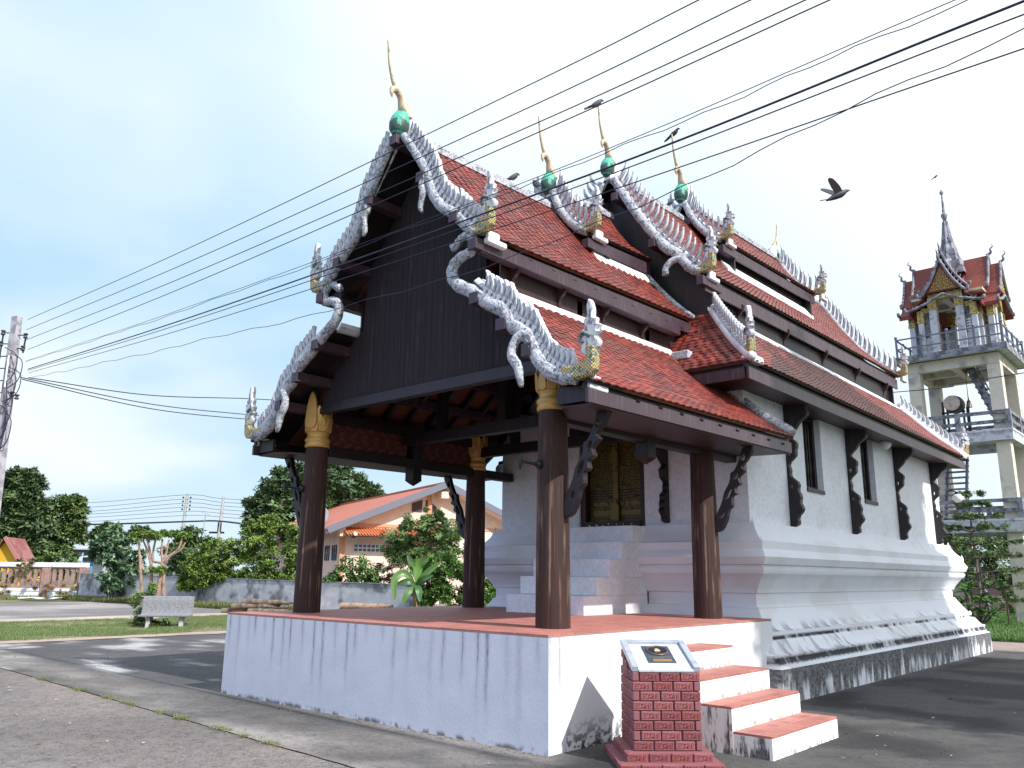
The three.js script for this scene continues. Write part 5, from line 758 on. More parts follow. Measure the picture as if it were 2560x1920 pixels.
// benches
{
  const prof = [[-.22, .31], [.16, .31], [.20, .325], [.20, .355], [.16, .37], [-.10, .37], [-.17, .40], [-.20, .48], [-.235, .74], [-.27, .82], [-.33, .84], [-.34, .81], [-.295, .77], [-.27, .66], [-.25, .46], [-.245, .36]];
  const b = thing('concrete_bench', 'weathered grey concrete bench with curved back facing the temple yard', 'bench', [-14.85, 0, -5.2], 53 * Math.PI / 180);
  const seat = poly(prof, 1.32, .008); seat.rotateY(-Math.PI / 2); part('seat', seat, mat({ map: mottled([.205, .21, .225], [.14, .145, .16], .35, .4, .8, 645, 9), roughness: .95 }), b);
  for (const x of [-.42, .42]) part('leg', (() => { const g = poly([[-.24, -.02], [-.20, .31], [.12, .31], [.08, .16], [.12, -.02]], .11, .01); g.rotateY(-Math.PI / 2); g.translate(x, 0, 0); return g; })(), M.concrete, b);
  const c = b.clone(); c.name = numbered('concrete_bench'); scene.add(c); c.position.set(-15.62, 0, -5.62); c.rotation.y = 53 * Math.PI / 180 + Math.PI; c.userData = { label: 'second concrete bench mostly hidden behind the front bench, overgrown', category: 'bench' };
  plant('bush', 'low green weeds growing behind and under the concrete bench', 'weeds', 318, 23.6, { blobs: [[-.1, .35, .0, .22, .40, .25], [.35, .15, .5, .3, .15, .2], [.75, .12, .6, .25, .14, .2], [-.05, .75, -.3, .3, .25, .2]], per: 160, size: .09, cols: GREEN, clump: .6 });
}
// firewood
{
  let n = 0; const log = (label, px, D, y, len, r, a, m) => { const g = sweep([[-len / 2, 0, 0], [-len * .2, .02, .01], [len * .15, -.01, 0], [len / 2, .01, .02]], [r, r * .95, r * .9, r * .8], 9); const l = tag(part('log', g, m, scene), label, 'log', 'logs lying at the foot of the garden wall'); const p = spot(px, D); l.position.set(p[0], y, p[2]); l.rotation.set(0, YAW + a, 0); return l; };
  const labA = ['lowest left log of the firewood pile left of the front column', 'lowest right log of the firewood pile left of the front column', 'long lower log across the front of the firewood pile', 'second row left log of the firewood pile', 'second row right log of the firewood pile', 'thick topmost log of the firewood pile', 'short thin log sticking out at the top right of the firewood pile', 'thin dark log end at the far left of the firewood pile']; let li = 0; for (const [px, y, len, r, a] of [[535, .10, 1.5, .10, .05], [590, .10, 1.5, .11, -.1], [565, .12, 1.7, .09, .2], [555, .28, 1.5, .10, .0], [600, .28, 1.1, .09, .15], [575, .43, 1.5, .11, -.08], [625, .42, .9, .06, .2], [515, .05, .8, .06, .3]]) log(labA[li++], px, 31.5 + (y < .2 ? rr(-.3, .3) : 0), y, len, r, a, M.bark);
  const labB = ['lower left pale log seen over the platform edge', 'lower middle pale log seen over the platform edge', 'lower right pale log seen over the platform edge', 'long pale log on top of the row behind the platform edge', 'short pale log on top at right behind the platform edge']; let lj = 0; for (const [px, y, len, r, a] of [[775, .12, 1.3, .12, .05], [805, .14, 1.4, .12, -.1], [835, .10, 1.2, .11, .1], [790, .34, 1.6, .12, .02], [830, .33, .9, .10, -.05]]) log(labB[lj++], px, 31 + rr(-.1, .1), y, len, r, a, M.barkPale);
}
// plants between house and porch
plant('bush', 'rounded creeper tumbling over the garden wall beside the front left column', 'bush', 770, 34, { blobs: lumps(770, 34, [[770, 1222, 34, 24], [745, 1245, 34, 22], [790, 1245, 28, 24], [725, 1250, 20, 12], [765, 1270, 30, 20], [745, 1285, 16, 14], [800, 1240, 24, 22]]), per: 560, size: .13, geo: G1, cols: [[.055, .13, .024], [.12, .215, .045]], clump: .4, mat: M.leafGloss });
plant('bush', 'purplish dark shrub between creeper and banana plant', 'shrub', 825, 34.5, { blobs: lumps(825, 34.5, [[820, 1240, 24, 26], [845, 1250, 18, 22], [808, 1255, 18, 16]]), per: 320, size: .12, cols: [[.05, .05, .035], [.09, .07, .05]], clump: .5 });
plant('tree', 'tall feathery shrub in front of the pink house gable', 'tree', 915, 36, { blobs: lumps(915, 36, [[880, 1165, 40, 30], [915, 1150, 44, 34], [950, 1160, 46, 36], [900, 1190, 56, 36], [965, 1185, 40, 40], [870, 1195, 34, 24], [925, 1125, 22, 18], [985, 1150, 24, 24], [895, 1215, 50, 30], [878, 1135, 14, 16], [950, 1120, 12, 12]]), per: 380, size: .17, geo: G5, soft: true, cols: [[.075, .14, .04], [.15, .22, .07]], clump: .55, trunk: [[[[0, 0, 0], [.1, 1.4, 0], [-.2, 2.4, 0]], [.06, .03]], [[[0, 0, 0], [.3, 1.3, 0], [.6, 2.4, 0]], [.05, .02]]] });
plant('bush', 'dense bright green bush behind the rear left column', 'bush', 985, 30, { blobs: lumps(985, 30, [[960, 1225, 50, 30], [1000, 1215, 44, 30], [940, 1260, 40, 34], [985, 1265, 50, 36], [1035, 1260, 36, 40], [1060, 1285, 16, 24], [975, 1295, 50, 20], [1030, 1300, 36, 20], [930, 1290, 24, 24]]), per: 950, size: .12, cols: [[.06, .15, .022], [.12, .225, .04]], clump: .32 });
{
  const D = 29, px = 902, k = S(D) * .9, g = thing('banana_plant', 'young banana plant with broad bright leaves in front of the garden wall', 'plant', spot(px, D), YAW);
  part('stem', sweep([[.0, 0, 0], [.02, .5, 0], [-.03, 1.0, 0], [-.1, 1.45, 0]], [.09, .075, .06, .035], 9), mat({ map: mottled([.17, .20, .07], [.22, .10, .05], .5, .4, .7, 651), roughness: .7 }), g);
  const q = (x, y, z = 0) => [(x - px) * k, hAt(y, x, D), z];
  const lf = (P, w, c) => { const C = new THREE.CatmullRomCurve3(P.map(V)), n = 16, pos = []; const row = (i) => { const t = i / n, p = C.getPoint(t), d = C.getTangent(t), s = new THREE.Vector3().crossVectors(d, new THREE.Vector3(.3, .2, 1)).normalize(), up = new THREE.Vector3().crossVectors(s, d), ww = w * Math.pow(Math.sin(Math.PI * clamp(t * .93 + .05)), .55) * (t > .12 ? 1 : t / .12 * .9 + .1); return [p.clone().addScaledVector(s, -ww).addScaledVector(up, .22 * ww), p, p.clone().addScaledVector(s, ww).addScaledVector(up, .22 * ww)]; }; for (let i = 0; i < n; i++) { const a = row(i), b = row(i + 1); for (let j = 0; j < 2; j++) pos.push(...a[j].toArray(), ...b[j].toArray(), ...b[j + 1].toArray(), ...a[j].toArray(), ...b[j + 1].toArray(), ...a[j + 1].toArray()); } const m = new THREE.BufferGeometry(); m.setAttribute('position', new THREE.Float32BufferAttribute(pos, 3)); m.computeVertexNormals(); part('leaf', fin(m), leafMat({ color: new THREE.Color().setRGB(...c), roughness: .45 }), g); };
  const ca = [.115, .225, .05], cb = [.07, .155, .035], cc = [.045, .11, .032];
  lf([q(905, 1235), q(895, 1205), q(878, 1175, .1)], .16, cc); lf([q(905, 1240), q(912, 1200), q(940, 1180, .2)], .20, ca); lf([q(905, 1245), q(900, 1210), q(892, 1190, .3)], .10, ca); lf([q(903, 1245), q(870, 1220, .2), q(848, 1235, .4), q(850, 1285, .5)], .16, cb); lf([q(906, 1240), q(940, 1215), q(975, 1190)], .12, cb); lf([q(905, 1252), q(885, 1240, .2), q(845, 1250, .2)], .12, cc); lf([q(906, 1250), q(915, 1262, .3), q(920, 1290, .4)], .14, cc); lf([q(905, 1255), q(885, 1268, .3), q(872, 1295, .4)], .13, cb); lf([q(905, 1250), q(925, 1235, .2), q(955, 1225, .3)], .12, cc);
  g.scale.setScalar(.84); part('dry_leaf', sweep([[.05, .75, .05], [.1, .5, .08], [.09, .2, .1]], [.02, .07, .05], 6), flat(.20, .10, .05, .9), g);
}
// pink house with orange roof
{
  const g = thing('pink_house', 'pink house with orange tile roof and grey bargeboards seen through the porch', 'house', [-26.21, 0, -18.57], 71.4 * Math.PI / 180);
  const pink = mat({ map: mottled([.80, .60, .50], [.74, .55, .46], 2, .4, .7, 661), roughness: .85 }), orange = flat(.60, .28, .17, .8), grey = flat(.14, .14, .18, .6), rt = mat({ map: tex(512, 512, (u, v) => { const c = Math.abs(((u * 18) % 1) - .5) * 2, r = (v * 12) % 1; return mul(mixc([.52, .17, .105], [.42, .13, .08], fbm(u, v, 6, 6, 663, 4)), (.75 + .25 * c) * (r < .12 ? .7 : 1)); }, 3.6), roughness: .75 });
  const W = 12.7, AX = 6.35, EY = 3.64, AY = 6.25, L = 18.4;
  part('gable_wall', mv(poly([[.98, -.1], [W - .98, -.1], [W - .98, 3.85], [AX, 5.98], [.98, 3.85]], .2), 0, 0, -.9), pink, g);
  part('side_wall', bb(.98, 1.18, -.1, 3.7, -17.6, -1.0), pink, g); part('side_wall', bb(W - 1.18, W - .98, -.1, 3.7, -17.6, -1.0), pink, g); part('back_wall', bb(.98, W - .98, -.1, 3.85, -17.6, -17.4), pink, g);
  const sl = (x0, y0, x1, y1, z0, z1, th) => slab([[x0, y0, z1], [x0, y0, z0], [x1, y1, z0], [x1, y1, z1]], th);
  const rf = part('roof', [sl(0, EY, AX, AY, 0, -L, .10), sl(AX, AY, W, EY, 0, -L, .10)], rt, g);
  part('ridge_cap', bb(AX - .14, AX + .14, AY - .04, AY + .06, -L, 0), rt, rf);
  part('bargeboard', [beam([-.02, EY - .08, .03], [AX, AY - .08, .03], .05, .34), beam([AX, AY - .08, .03], [W + .02, EY - .08, .03], .05, .34), bb(-.05, .0, EY - .26, EY - .02, -L, 0)], grey, g);
  part('soffit', [sl(.1, EY - .24, AX, AY - .22, -.02, -.8, .03), sl(AX, AY - .22, W - .1, EY - .24, -.02, -.8, .03)], flat(.72, .52, .42, .8), g);
  part('corner_post', [rbox(.90, 1.16, 0, 3.6, -.86, -.72, .01), rbox(1.0, 1.12, 0, 3.3, -2.2, -2.0, .01), rbox(AX - .75, AX - .50, 3.2, 5.6, -.80, -.74, .01), bb(1.0, W - 1, 3.84, 4.0, -.80, -.76)], orange, g);
  part('beam_end', rbox(AX - .25, AX + .2, 5.45, 5.8, -.8, -.1, .01), flat(.8, .6, .5, .8), g);
  for (const [x0, x1] of [[4.72, 5.30], [5.50, 6.12]]) { const m = part('gable_vent', mv(poly(x0 < 5 ? [[x0, 4.72], [x1, 4.72], [x1, 5.36], [x0, 5.15]] : [[x0, 4.72], [x1, 4.72], [x1, 5.02], [x0 + .1, 5.36], [x0, 5.36]], .05), 0, 0, -.775), flat(.07, .035, .04, .7), g); }
  // lattice window
  const wz = -.775, wx0 = 1.62, wx1 = 3.25, wy0 = 2.56, wy1 = 2.97, win = part('window', [bb(wx0, wx1, wy0, wy0 + .035, wz - .02, wz + .03), bb(wx0, wx1, wy1 - .035, wy1, wz - .02, wz + .03), bb(wx0, wx1, (wy0 + wy1) / 2 - .018, (wy0 + wy1) / 2 + .018, wz - .02, wz + .03), ...Array.from({ length: 8 }, (_, i) => { const x = lerp(wx0 + .017, wx1 - .017, i / 7); return bb(x - .017, x + .017, wy0 + .036, wy1 - .036, wz - .018, wz + .028); })], M.white, g);
  for (let i = 0; i < 7; i++) for (let j = 0; j < 2; j++) part('pane', bb(lerp(wx0 + .017, wx1 - .017, i / 7) + .018, lerp(wx0 + .017, wx1 - .017, (i + 1) / 7) - .018, lerp(wy0, wy1, j / 2) + .037, lerp(wy0, wy1, (j + 1) / 2) - .037, wz - .012, wz - .002), M.glass, win);
  for (const z of [-1.75, -2.95, -5.2, -8.4]) { const f = part('window', [bb(.93, .975, 2.15, 2.2, z - .36, z + .36), bb(.93, .975, 2.85, 2.9, z - .36, z + .36), bb(.93, .975, 2.2, 2.85, z - .36, z - .31), bb(.93, .975, 2.2, 2.85, z + .31, z + .36), bb(.935, .97, 2.2, 2.85, z - .02, z + .02)], flat(.05, .045, .05, .5), g); for (const k of [-1, 1]) part('pane', bb(.955, .972, 2.21, 2.84, z + k * .165 - .14, z + k * .165 + .14), M.glass, f); }
  // small awning roof of rounded tiles on the gable
  const aw = part('awning', sl(.7, 3.30, .7, 3.30, 0, 0, .02), rt, g); aw.geometry = slab([[.95, 3.72, -.85], [.95, 3.36, .12], [6.9, 3.36, .12], [6.9, 3.72, -.85]], .03);
  const at2 = flat(.50, .16, .065, .7); for (let i = 0; i < 38; i++) { const x = .98 + i * .155; part('tile_row', sweep([[x, 3.76, -.83], [x, 3.58, -.36], [x, 3.39, .14]], .062, 7), at2, aw); }
  part('awning_beam', bb(.9, 6.9, 3.20, 3.33, -.02, .07), flat(.05, .03, .03, .6), aw); part('rafter_end', mv(cyl(0, -.11, .11, 0, .1, .1, 12).rotateX(Math.PI / 2), 1.35, 3.42, .12), flat(.78, .55, .42, .8), aw); part('awning_post', rbox(.72, 1.02, 3.3, 3.75, -.8, -.3, .01), flat(.8, .55, .42, .8), aw);
  const dish = thing('satellite_dish', 'grey satellite dish standing on the left eave of the pink house', 'satellite dish', [-30.4, 4.0, -20.6], .8); const dg = lathe([[0.02, 0], [.3, .05], [.6, .17], [.85, .34], [.87, .36], [.6, .20], [.3, .08], [.02, .03]], 24); dg.rotateX(.9); part('reflector', mv(dg, 0, .3, 0), flat(.30, .31, .34, .5), dish); part('feed_arm', [sweep([[0, .35, .1], [.1, .75, .5]], .025, 6), mv(rbox(-.08, .08, -.08, .12, -.06, .06, .01), .1, .8, .5), sweep([[0, -.7, -.1], [0, .3, 0]], .04, 6)], M.metalDark, dish);
}
// buildings at the far left
{
  const D = 55, k = S(D), y = thing('yellow_building', 'yellow building with steep rusty red metal roof at the left edge', 'building', spot(14, D), YAW), q = (x, py) => [x * k, hAt(py, x, D)];
  const yel = flat(.62, .36, .03, .8), rust = mat({ map: mottled([.19, .06, .055], [.27, .11, .10], 2, .4, .7, 671), roughness: .6 });
  const [ax, ay] = q(-2, 1161), [ex, ey] = q(42, 1226), dz = -1.9, W = ex - ax;
  part('wall', [mv(poly([[ax - W, -.1], [ex, -.1], [ex, ey], [ax, ay - .1], [ax - W, ey]], .2), 0, 0, -.1), bb(ex - .2, ex, -.1, ey, dz, -.2), bb(ax - W, ax - W + .2, -.1, ey, dz, -.2)], yel, y);
  part('roof', [slab([[ax, ay, .35], [ex + .35, ey - .35, .35], [ex + .25, ey - .40, dz], [ax, ay - .05, dz]], .08), slab([[ax, ay, .35], [ax, ay - .05, dz], [ax - W - .3, ey - .35, dz], [ax - W - .35, ey - .35, .35]], .08)], rust, y);
  part('rake_board', beam([ax, ay - .02, .38], [ex + .37, ey - .38, .38], .06, .22), flat(.36, .16, .14, .7), y);
  const tin = mat({ map: tex(256, 128, (u, v) => { const n = vn(u, v, 9, 1, 681), r = fbm(u, v, 20, 8, 683, 3); return mul(mixc([.40, .42, .45], [.25, .10, .075], smooth(.45, .6, n * .7 + r * .3)), .85 + .3 * Math.abs(((u * 60) % 1) - .5)); }, 7), roughness: .6 });
  for (const [x0, x1, py0, py1, pyb, dd, lab, wc] of [[163, 226, 1171, 1186, 1240, 58, 'tin roofed shed with blue wall behind the balustrade', [.10, .30, .50]], [186, 228, 1188, 1203, 1245, 56, 'lower grey walled shed with patched rusty tin roof', [.45, .46, .5]]]) {
    const s = thing('tin_shed', lab, 'shed', spot(x0, dd), YAW), kk = S(dd), w = (x1 - x0) * kk, a = hAt(py0, x0, dd), b2 = hAt(py1, x0, dd);
    part('wall', bb(.4, w, -.1, b2 - .1, -3, -.3), flat(...wc, .8), s); part('roof', slab([[0, b2, .4], [w + .4, b2, .4], [w + .4, a + .25, -3], [1.2, a + .25, -3]], .06), tin, s); part('eave_board', bb(0, w + .4, b2 - .28, b2 - .07, .3, .38), M.darkWood, s); }
  for (const [px, D2, h, lab] of [[83, 49, 1209, 'golden stupa spire behind the balustrade near the red roof'], [192, 49, 1215, 'golden stupa spire half hidden by the big leaved shrub']]) { const s = thing('stupa', lab, 'stupa', spot(px, D2), YAW), H = hAt(h, px, D2), m = flat(.72, .36, .03, .4, { metalness: .2 }); part('base', [rbox(-.45, .45, -.05, .9, -.45, .45, .02)], M.white, s); part('spire', lathe([[.40, .9], [.40, 1.0], [.33, 1.02], [.34, 1.15], [.22, 1.2], [.30, 1.3], [.28, H - .95], [.17, H - .8], [.20, H - .74], [.13, H - .68], [.15, H - .6], [.09, H - .5], [.10, H - .42], [.05, H - .3], [.055, H - .24], [.02, H - .1], [.0, H]], 14), m, s); }
  for (const [px, D2, pyT, lab, arms] of [[386, 74, 1067, 'left of two far concrete power poles, with insulators at its top', true], [466, 72, 1074, 'right of two far concrete power poles, beside the dome tree', false]]) { const p = thing('utility_pole', lab, 'pole', spot(px, D2), YAW), H = hAt(pyT, px, D2); part('shaft', sweep([[0, -.05, 0], [.12, H * .5, 0], [.28, H, 0]], [.17, .14, .11], 6), M.concrete, p); part('insulator', arms ? [-1, 1].flatMap((s) => [.35, .7, 1.05, 1.4].map((d) => { const q2 = new THREE.SphereGeometry(.09, 6, 5); q2.translate(.26 + s * .33, H - d, 0); return fin(q2); })) : [rbox(.0, .3, H * .62, H * .72, -.1, .1, .02), bb(-.7, .6, H * .60, H * .62, -.05, .05)], M.metalDark, p); }
  const an = thing('antenna', 'thin television antenna mast between the two far poles', 'antenna', spot(433, 66), YAW); part('mast', [sweep([[-.3, 0, 0], [.0, 3, 0], [.15, hAt(1110, 440, 66), 0]], .03, 5), beam([-.3, hAt(1106, 440, 66), 0], [.75, hAt(1117, 440, 66), 0], .03, .03), ...[-.2, 0, .2, .4, .6].map((x) => beam([x, hAt(1110, 440, 66) + .15, -.1], [x + .1, hAt(1110, 440, 66) - .3, .2], .02, .02))], flat(.3, .32, .36, .5), an);
  const far = (label, pts, r) => { const C = curve(pts, 24); tag(part('power_cable', sweep(C, r, 4), M.cable, scene), label, 'cable', 'far overhead cables at left'); };
  const w3 = (px, py, D2) => { const s = spot(px, D2); return [s[0], hAt(py, px, D2), s[2]]; };
  far('dark bundled cable strung low across the left background', [w3(-20, 1136, 70), w3(200, 1134, 71), w3(400, 1128, 72), w3(466, 1127, 72), w3(560, 1138, 62)], .07);
  [1083, 1093, 1102, 1108, 1115, 1124].forEach((py, i) => far(['topmost', 'second', 'third', 'fourth', 'fifth', 'lowest'][i] + ' faint thin cable running left from the far pole', [w3(-20, py + 6, 80), w3(180, py + 4, 78), w3(388, 1070 + i * 9, 74), w3(468, 1078 + i * 8, 73), w3(600, 1084 + i * 9, 74)], .018));
}

// ================================================================ bell tower and garden behind the hall
{
  const g = thing('bell_tower', 'tall cream concrete bell tower with tiered red roofed pavilion and spire', 'tower', [-.25, 0, -29.95]);
  const cream = mat({ map: mottled([.60, .55, .46], [.35, .335, .31], 2.2, .48, .75, 701, 6, 512), roughness: .85 }), pale = mat({ map: mottled([.55, .56, .60], [.30, .30, .33], 1.2, .45, .72, 703), roughness: .85 });
  const tileR = mat({ map: tex(256, 256, (u, v) => { const a = (u * 10 + v * 10) % 1, b = (u * 10 - v * 10 + 10) % 1; return mul(mixc([.25, .050, .03], [.17, .038, .028], vn(u, v, 20, 20, 705)), Math.min(a, b) < .2 ? .62 : 1); }, 1.6), roughness: .65 }), trim = mat({ map: mottled([.26, .27, .31], [.10, .10, .13], .8, .4, .7, 707), roughness: .8 }), redT = flat(.20, .03, .035, .6), goldT = mat({ map: mottled([.62, .46, .12], [.25, .18, .07], .25, .45, .65, 709, 8, 128), roughness: .45, metalness: .25 });
  for (const x of [-1.4, 1.4]) for (const z of [-1.38, 1.38]) part('column', (() => { const q = new THREE.CylinderGeometry(.31, .36, 9.5, 4).toNonIndexed(); q.computeVertexNormals(); q.rotateY(Math.PI / 4); q.translate(x, 4.75, z); return fin(q); })(), cream, g);
  const ringBeam = (y0, y1, r, w) => [bb(-r, r, y0, y1, r - w, r), bb(-r, r, y0, y1, -r, -r + w), bb(-r, -r + w, y0, y1, -r + w, r - w), bb(r - w, r, y0, y1, -r + w, r - w)];
  const floor = (y0, y1, r, hole) => part('floor_slab', hole ? [bb(-r, hole[0], y0, y1, -r, r), bb(hole[1], r, y0, y1, -r, r), bb(hole[0], hole[1], y0, y1, hole[3], r), bb(hole[0], hole[1], y0, y1, -r, hole[2])] : bb(-r, r, y0, y1, -r, r), pale, g);
  part('beam', ringBeam(3.20, 3.60, 1.80, .30), pale, g); floor(3.60, 3.68, 1.82, [-.9, .2, -.9, .6]);
  part('beam', ringBeam(6.52, 6.86, 1.78, .28), pale, g); floor(6.86, 6.94, 1.80, [-.9, -.1, -1.1, .8]);
  part('beam', [...ringBeam(9.45, 9.86, 1.62, .26), bb(-.13, .13, 9.5, 9.86, -1.36, 1.36), bb(-1.36, -.14, 9.5, 9.86, -.12, .12)], cream, g); floor(9.90, 10.10, 1.95, [.0, .85, -.9, .5]);
  part('floor_edge', ringBeam(9.86, 10.12, 1.98, .03), trim, g);
  // railings
  const rail = (y, hgt, r, m, w, posts, name) => { for (const s of [-1, 1]) { for (const f of [1, .5]) { part('handrail', bb(-r, r, y + hgt * f - w, y + hgt * f, s * r - w / 2, s * r + w / 2), m, g); part('handrail', bb(s * r - w / 2, s * r + w / 2, y + hgt * f - w, y + hgt * f, -r, r), m, g); } for (let k = 0; k <= posts; k++) { const x = lerp(-r, r, k / posts); part(name, bb(x - w * .7, x + w * .7, y, y + hgt + (w < .06 ? .04 : .01), s * r - w * .7, s * r + w * .7), m, g); if (k && k < posts) part(name, bb(s * r - w * .7, s * r + w * .7, y, y + hgt + (w < .06 ? .04 : .01), x - w * .7, x + w * .7), m, g); } } };
  rail(3.68, .72, 1.72, trim, .12, 2, 'rail_post'); rail(6.94, .70, 1.70, trim, .12, 2, 'rail_post'); rail(10.10, .78, 1.86, flat(.13, .15, .20, .5), .05, 4, 'rail_post');
  for (const x of [-1.86, -.93, 0, .93, 1.86]) for (const z of [1.86, -1.86]) { const s = new THREE.SphereGeometry(.065, 8, 6); s.translate(x, 10.95, z); part('rail_knob', fin(s), flat(.15, .13, .2, .5), g); }
  // stairs
  const flight = (p, q, n, w) => { const st = part('stair', [beam([p[0], p[1], p[2] - w], [q[0], q[1], q[2] - w], .06, .22), beam([p[0], p[1], p[2] + w], [q[0], q[1], q[2] + w], .06, .22)], trim, g); for (let i = 0; i <= n; i++) { const t = i / n; part('tread', bb(lerp(p[0], q[0], t) - .17, lerp(p[0], q[0], t) + .13, lerp(p[1], q[1], t) + .05, lerp(p[1], q[1], t) + .10, p[2] - w - .08, p[2] + w + .08), trim, st); } part('hand_rail', [beam([p[0], p[1] + .75, p[2] + w], [q[0], q[1] + .75, q[2] + w], .05, .05), beam([p[0] + .2, p[1], p[2] + w], [p[0] + .2, p[1] + .7, p[2] + w], .05, .05), beam([lerp(p[0], q[0], .5), lerp(p[1], q[1], .5), p[2] + w], [lerp(p[0], q[0], .5), lerp(p[1], q[1], .5) + .75, p[2] + w], .05, .05)], trim, st); return st; };
  flight([1.30, 6.95, .15], [.25, 9.9, .15], 13, .32);
  const lad = part('stair', [beam([-.95, 3.68, 1.0], [-.95, 6.86, -.6], .06, .2), beam([-.25, 3.68, 1.0], [-.25, 6.86, -.6], .06, .2)], trim, g); for (let i = 0; i <= 13; i++) { const t = i / 13; part('tread', bb(-1.0, -.2, lerp(3.75, 6.8, t), lerp(3.75, 6.8, t) + .05, lerp(.98, -.58, t) - .14, lerp(.98, -.58, t) + .14), trim, lad); }
  const lad0 = part('stair', [beam([-.95, 0, -1.2], [-.95, 3.6, .7], .06, .2), beam([-.25, 0, -1.2], [-.25, 3.6, .7], .06, .2)], trim, g); for (let i = 0; i <= 14; i++) { const t = i / 14; part('tread', bb(-1.0, -.2, lerp(.1, 3.5, t), lerp(.1, 3.5, t) + .05, lerp(-1.2, .65, t) - .14, lerp(-1.2, .65, t) + .14), trim, lad0); }
  // pavilion: pillars, lattice screens, lintels
  const pil = (x, z, w, y1) => { const c = part('pillar', rbox(x - w, x + w, 10.10, y1, z - w, z + w, .01), pale, g); part('gilt_capital', [rbox(x - w - .02, x + w + .02, y1 - .42, y1 - .02, z - w - .02, z + w + .02, .01), rbox(x - w - .04, x + w + .04, y1 - .50, y1 - .43, z - w - .04, z + w + .04, .01)], goldT, c); };
  for (const s of [-1, 1]) for (const r of [-1, 1]) { pil(s * .48, r * 1.40, .14, 12.45); pil(r * 1.40, s * .48, .14, 12.45); pil(s * 1.0, r * 1.0, .15, 12.1); pil(s * 1.42, r * .95, .1, 12.0); pil(s * .95, r * 1.42, .1, 12.0); }
  const lattice = (w, h, n, m) => { const L = []; for (let i = 0; i <= n; i++) { const x = lerp(-w / 2, w / 2, i / n); L.push(bb(x - .014, x + .014, 0, h, -.02, .02)); } const k = Math.round(h / (w / n)); for (let j = 0; j <= k; j++) L.push(bb(-w / 2, w / 2, h * j / k - .014, h * j / k + .014, -.018, .018)); for (let j = 0; j < k; j++) for (let i = 0; i < n; i++) { const c = [lerp(-w / 2, w / 2, (i + .5) / n), h * (j + .5) / k], r = w / n * .5; L.push(beam([c[0] - r, c[1] - r, 0], [c[0] + r, c[1] + r, 0], .02, .02), beam([c[0] - r, c[1] + r, 0], [c[0] + r, c[1] - r, 0], .02, .02)); } return merge(L); };
  const lat = lattice(.34, 1.0, 3);
  for (const s of [-1, 1]) for (const r of [-1, 1]) { const a = part('lattice_screen', lat, trim, g); a.position.set(s * .74, 10.88, r * 1.36); const b = part('lattice_screen', lat, trim, g); b.position.set(r * 1.36, 10.88, s * .74); b.rotation.y = Math.PI / 2; const c2 = part('dado_panel', [bb(s * .74 - .18, s * .74 + .18, 10.1, 10.86, r * 1.33, r * 1.39)], pale, g); part('dado_panel', bb(r * 1.33, r * 1.39, 10.1, 10.86, s * .74 - .18, s * .74 + .18), pale, g); part('gilt_frieze', [bb(s * .74 - .2, s * .74 + .2, 11.9, 12.1, r * 1.34, r * 1.42), bb(r * 1.34, r * 1.42, 11.9, 12.1, s * .74 - .2, s * .74 + .2)], goldT, g); }
  const low = lattice(.42, 1.0, 3); { const a = part('lattice_screen', low, trim, g); a.position.set(-.25, 10.10, -1.40); }
  part('lintel', [bb(-.62, .62, 12.38, 12.62, 1.30, 1.52), bb(-.62, .62, 12.38, 12.62, -1.52, -1.30), bb(1.30, 1.52, 12.38, 12.62, -.62, .62), bb(-1.52, -1.30, 12.38, 12.62, -.62, .62)], goldT, g);
  part('ceiling', [bb(-1.3, 1.3, 12.5, 12.6, -1.3, 1.3), bb(-1.3, 1.3, 12.3, 12.5, -.12, .12), bb(-.12, .12, 12.3, 12.5, -1.3, 1.3)], cream, g);
  // cruciform two step roofs
  const roofArm = (turn) => {
    const put = (geo) => { geo.rotateY(turn); return geo; };
    const step = (x0, x1, ry, ez, ey, th) => { const L = []; for (const s of [-1, 1]) { const mz = s * ez * .45, my = lerp(ry, ey, .58); L.push(slab([[x0, ry, 0], [x1, ry, 0], [x1, my, mz], [x0, my, mz]], th), slab([[x0, my, mz], [x1, my, mz], [x1, ey, s * ez], [x0, ey, s * ez]], th)); } return merge(L); };
    const r = part('roof', put(merge([step(.35, 1.38, 14.25, .82, 12.72, .05), step(1.0, 1.78, 13.85, .78, 12.45, .05)])), tileR, g);
    part('roof', put(merge([-1, 1].map((s) => slab([[.5, 12.42, s * .74], [1.78, 12.42, s * .74], [1.78, 11.95, s * 1.30], [.5, 11.95, s * 1.30]], .05)))), tileR, g);
    for (const q of [-1, 1].flatMap((s) => [bb(.4, 1.39, 12.58, 12.70, s * .79, s * .83), bb(1.1, 1.80, 12.32, 12.44, s * .76, s * .80), bb(.5, 1.80, 11.80, 11.94, s * 1.26, s * 1.31)])) part('eave_board', put(q), redT, g);
    const bgd = (x, ry, ez, ey) => merge([-1, 1].flatMap((s) => [sweep(curve([[x, ry + .06, 0], [x, lerp(ry, ey, .58) + .04, s * ez * .45], [x, ey + .02, s * ez], [x, ey + .16, s * (ez + .12)]], 12), .055, 6), ...Array.from({ length: 7 }, (_, i) => { const t = (i + .7) / 8, q = new THREE.ConeGeometry(.035, .16, 4); q.rotateX(s * .5); q.translate(x, lerp(ry, ey, t) + .12 - .12 * Math.sin(t * 3.14), s * ez * t + s * .03); return fin(q); })]));
    part('bargeboard', put(merge([bgd(1.40, 14.25, .82, 12.72), bgd(1.80, 13.85, .80, 12.45), bgd(1.80, 12.4, 1.31, 11.95)])), trim, g);
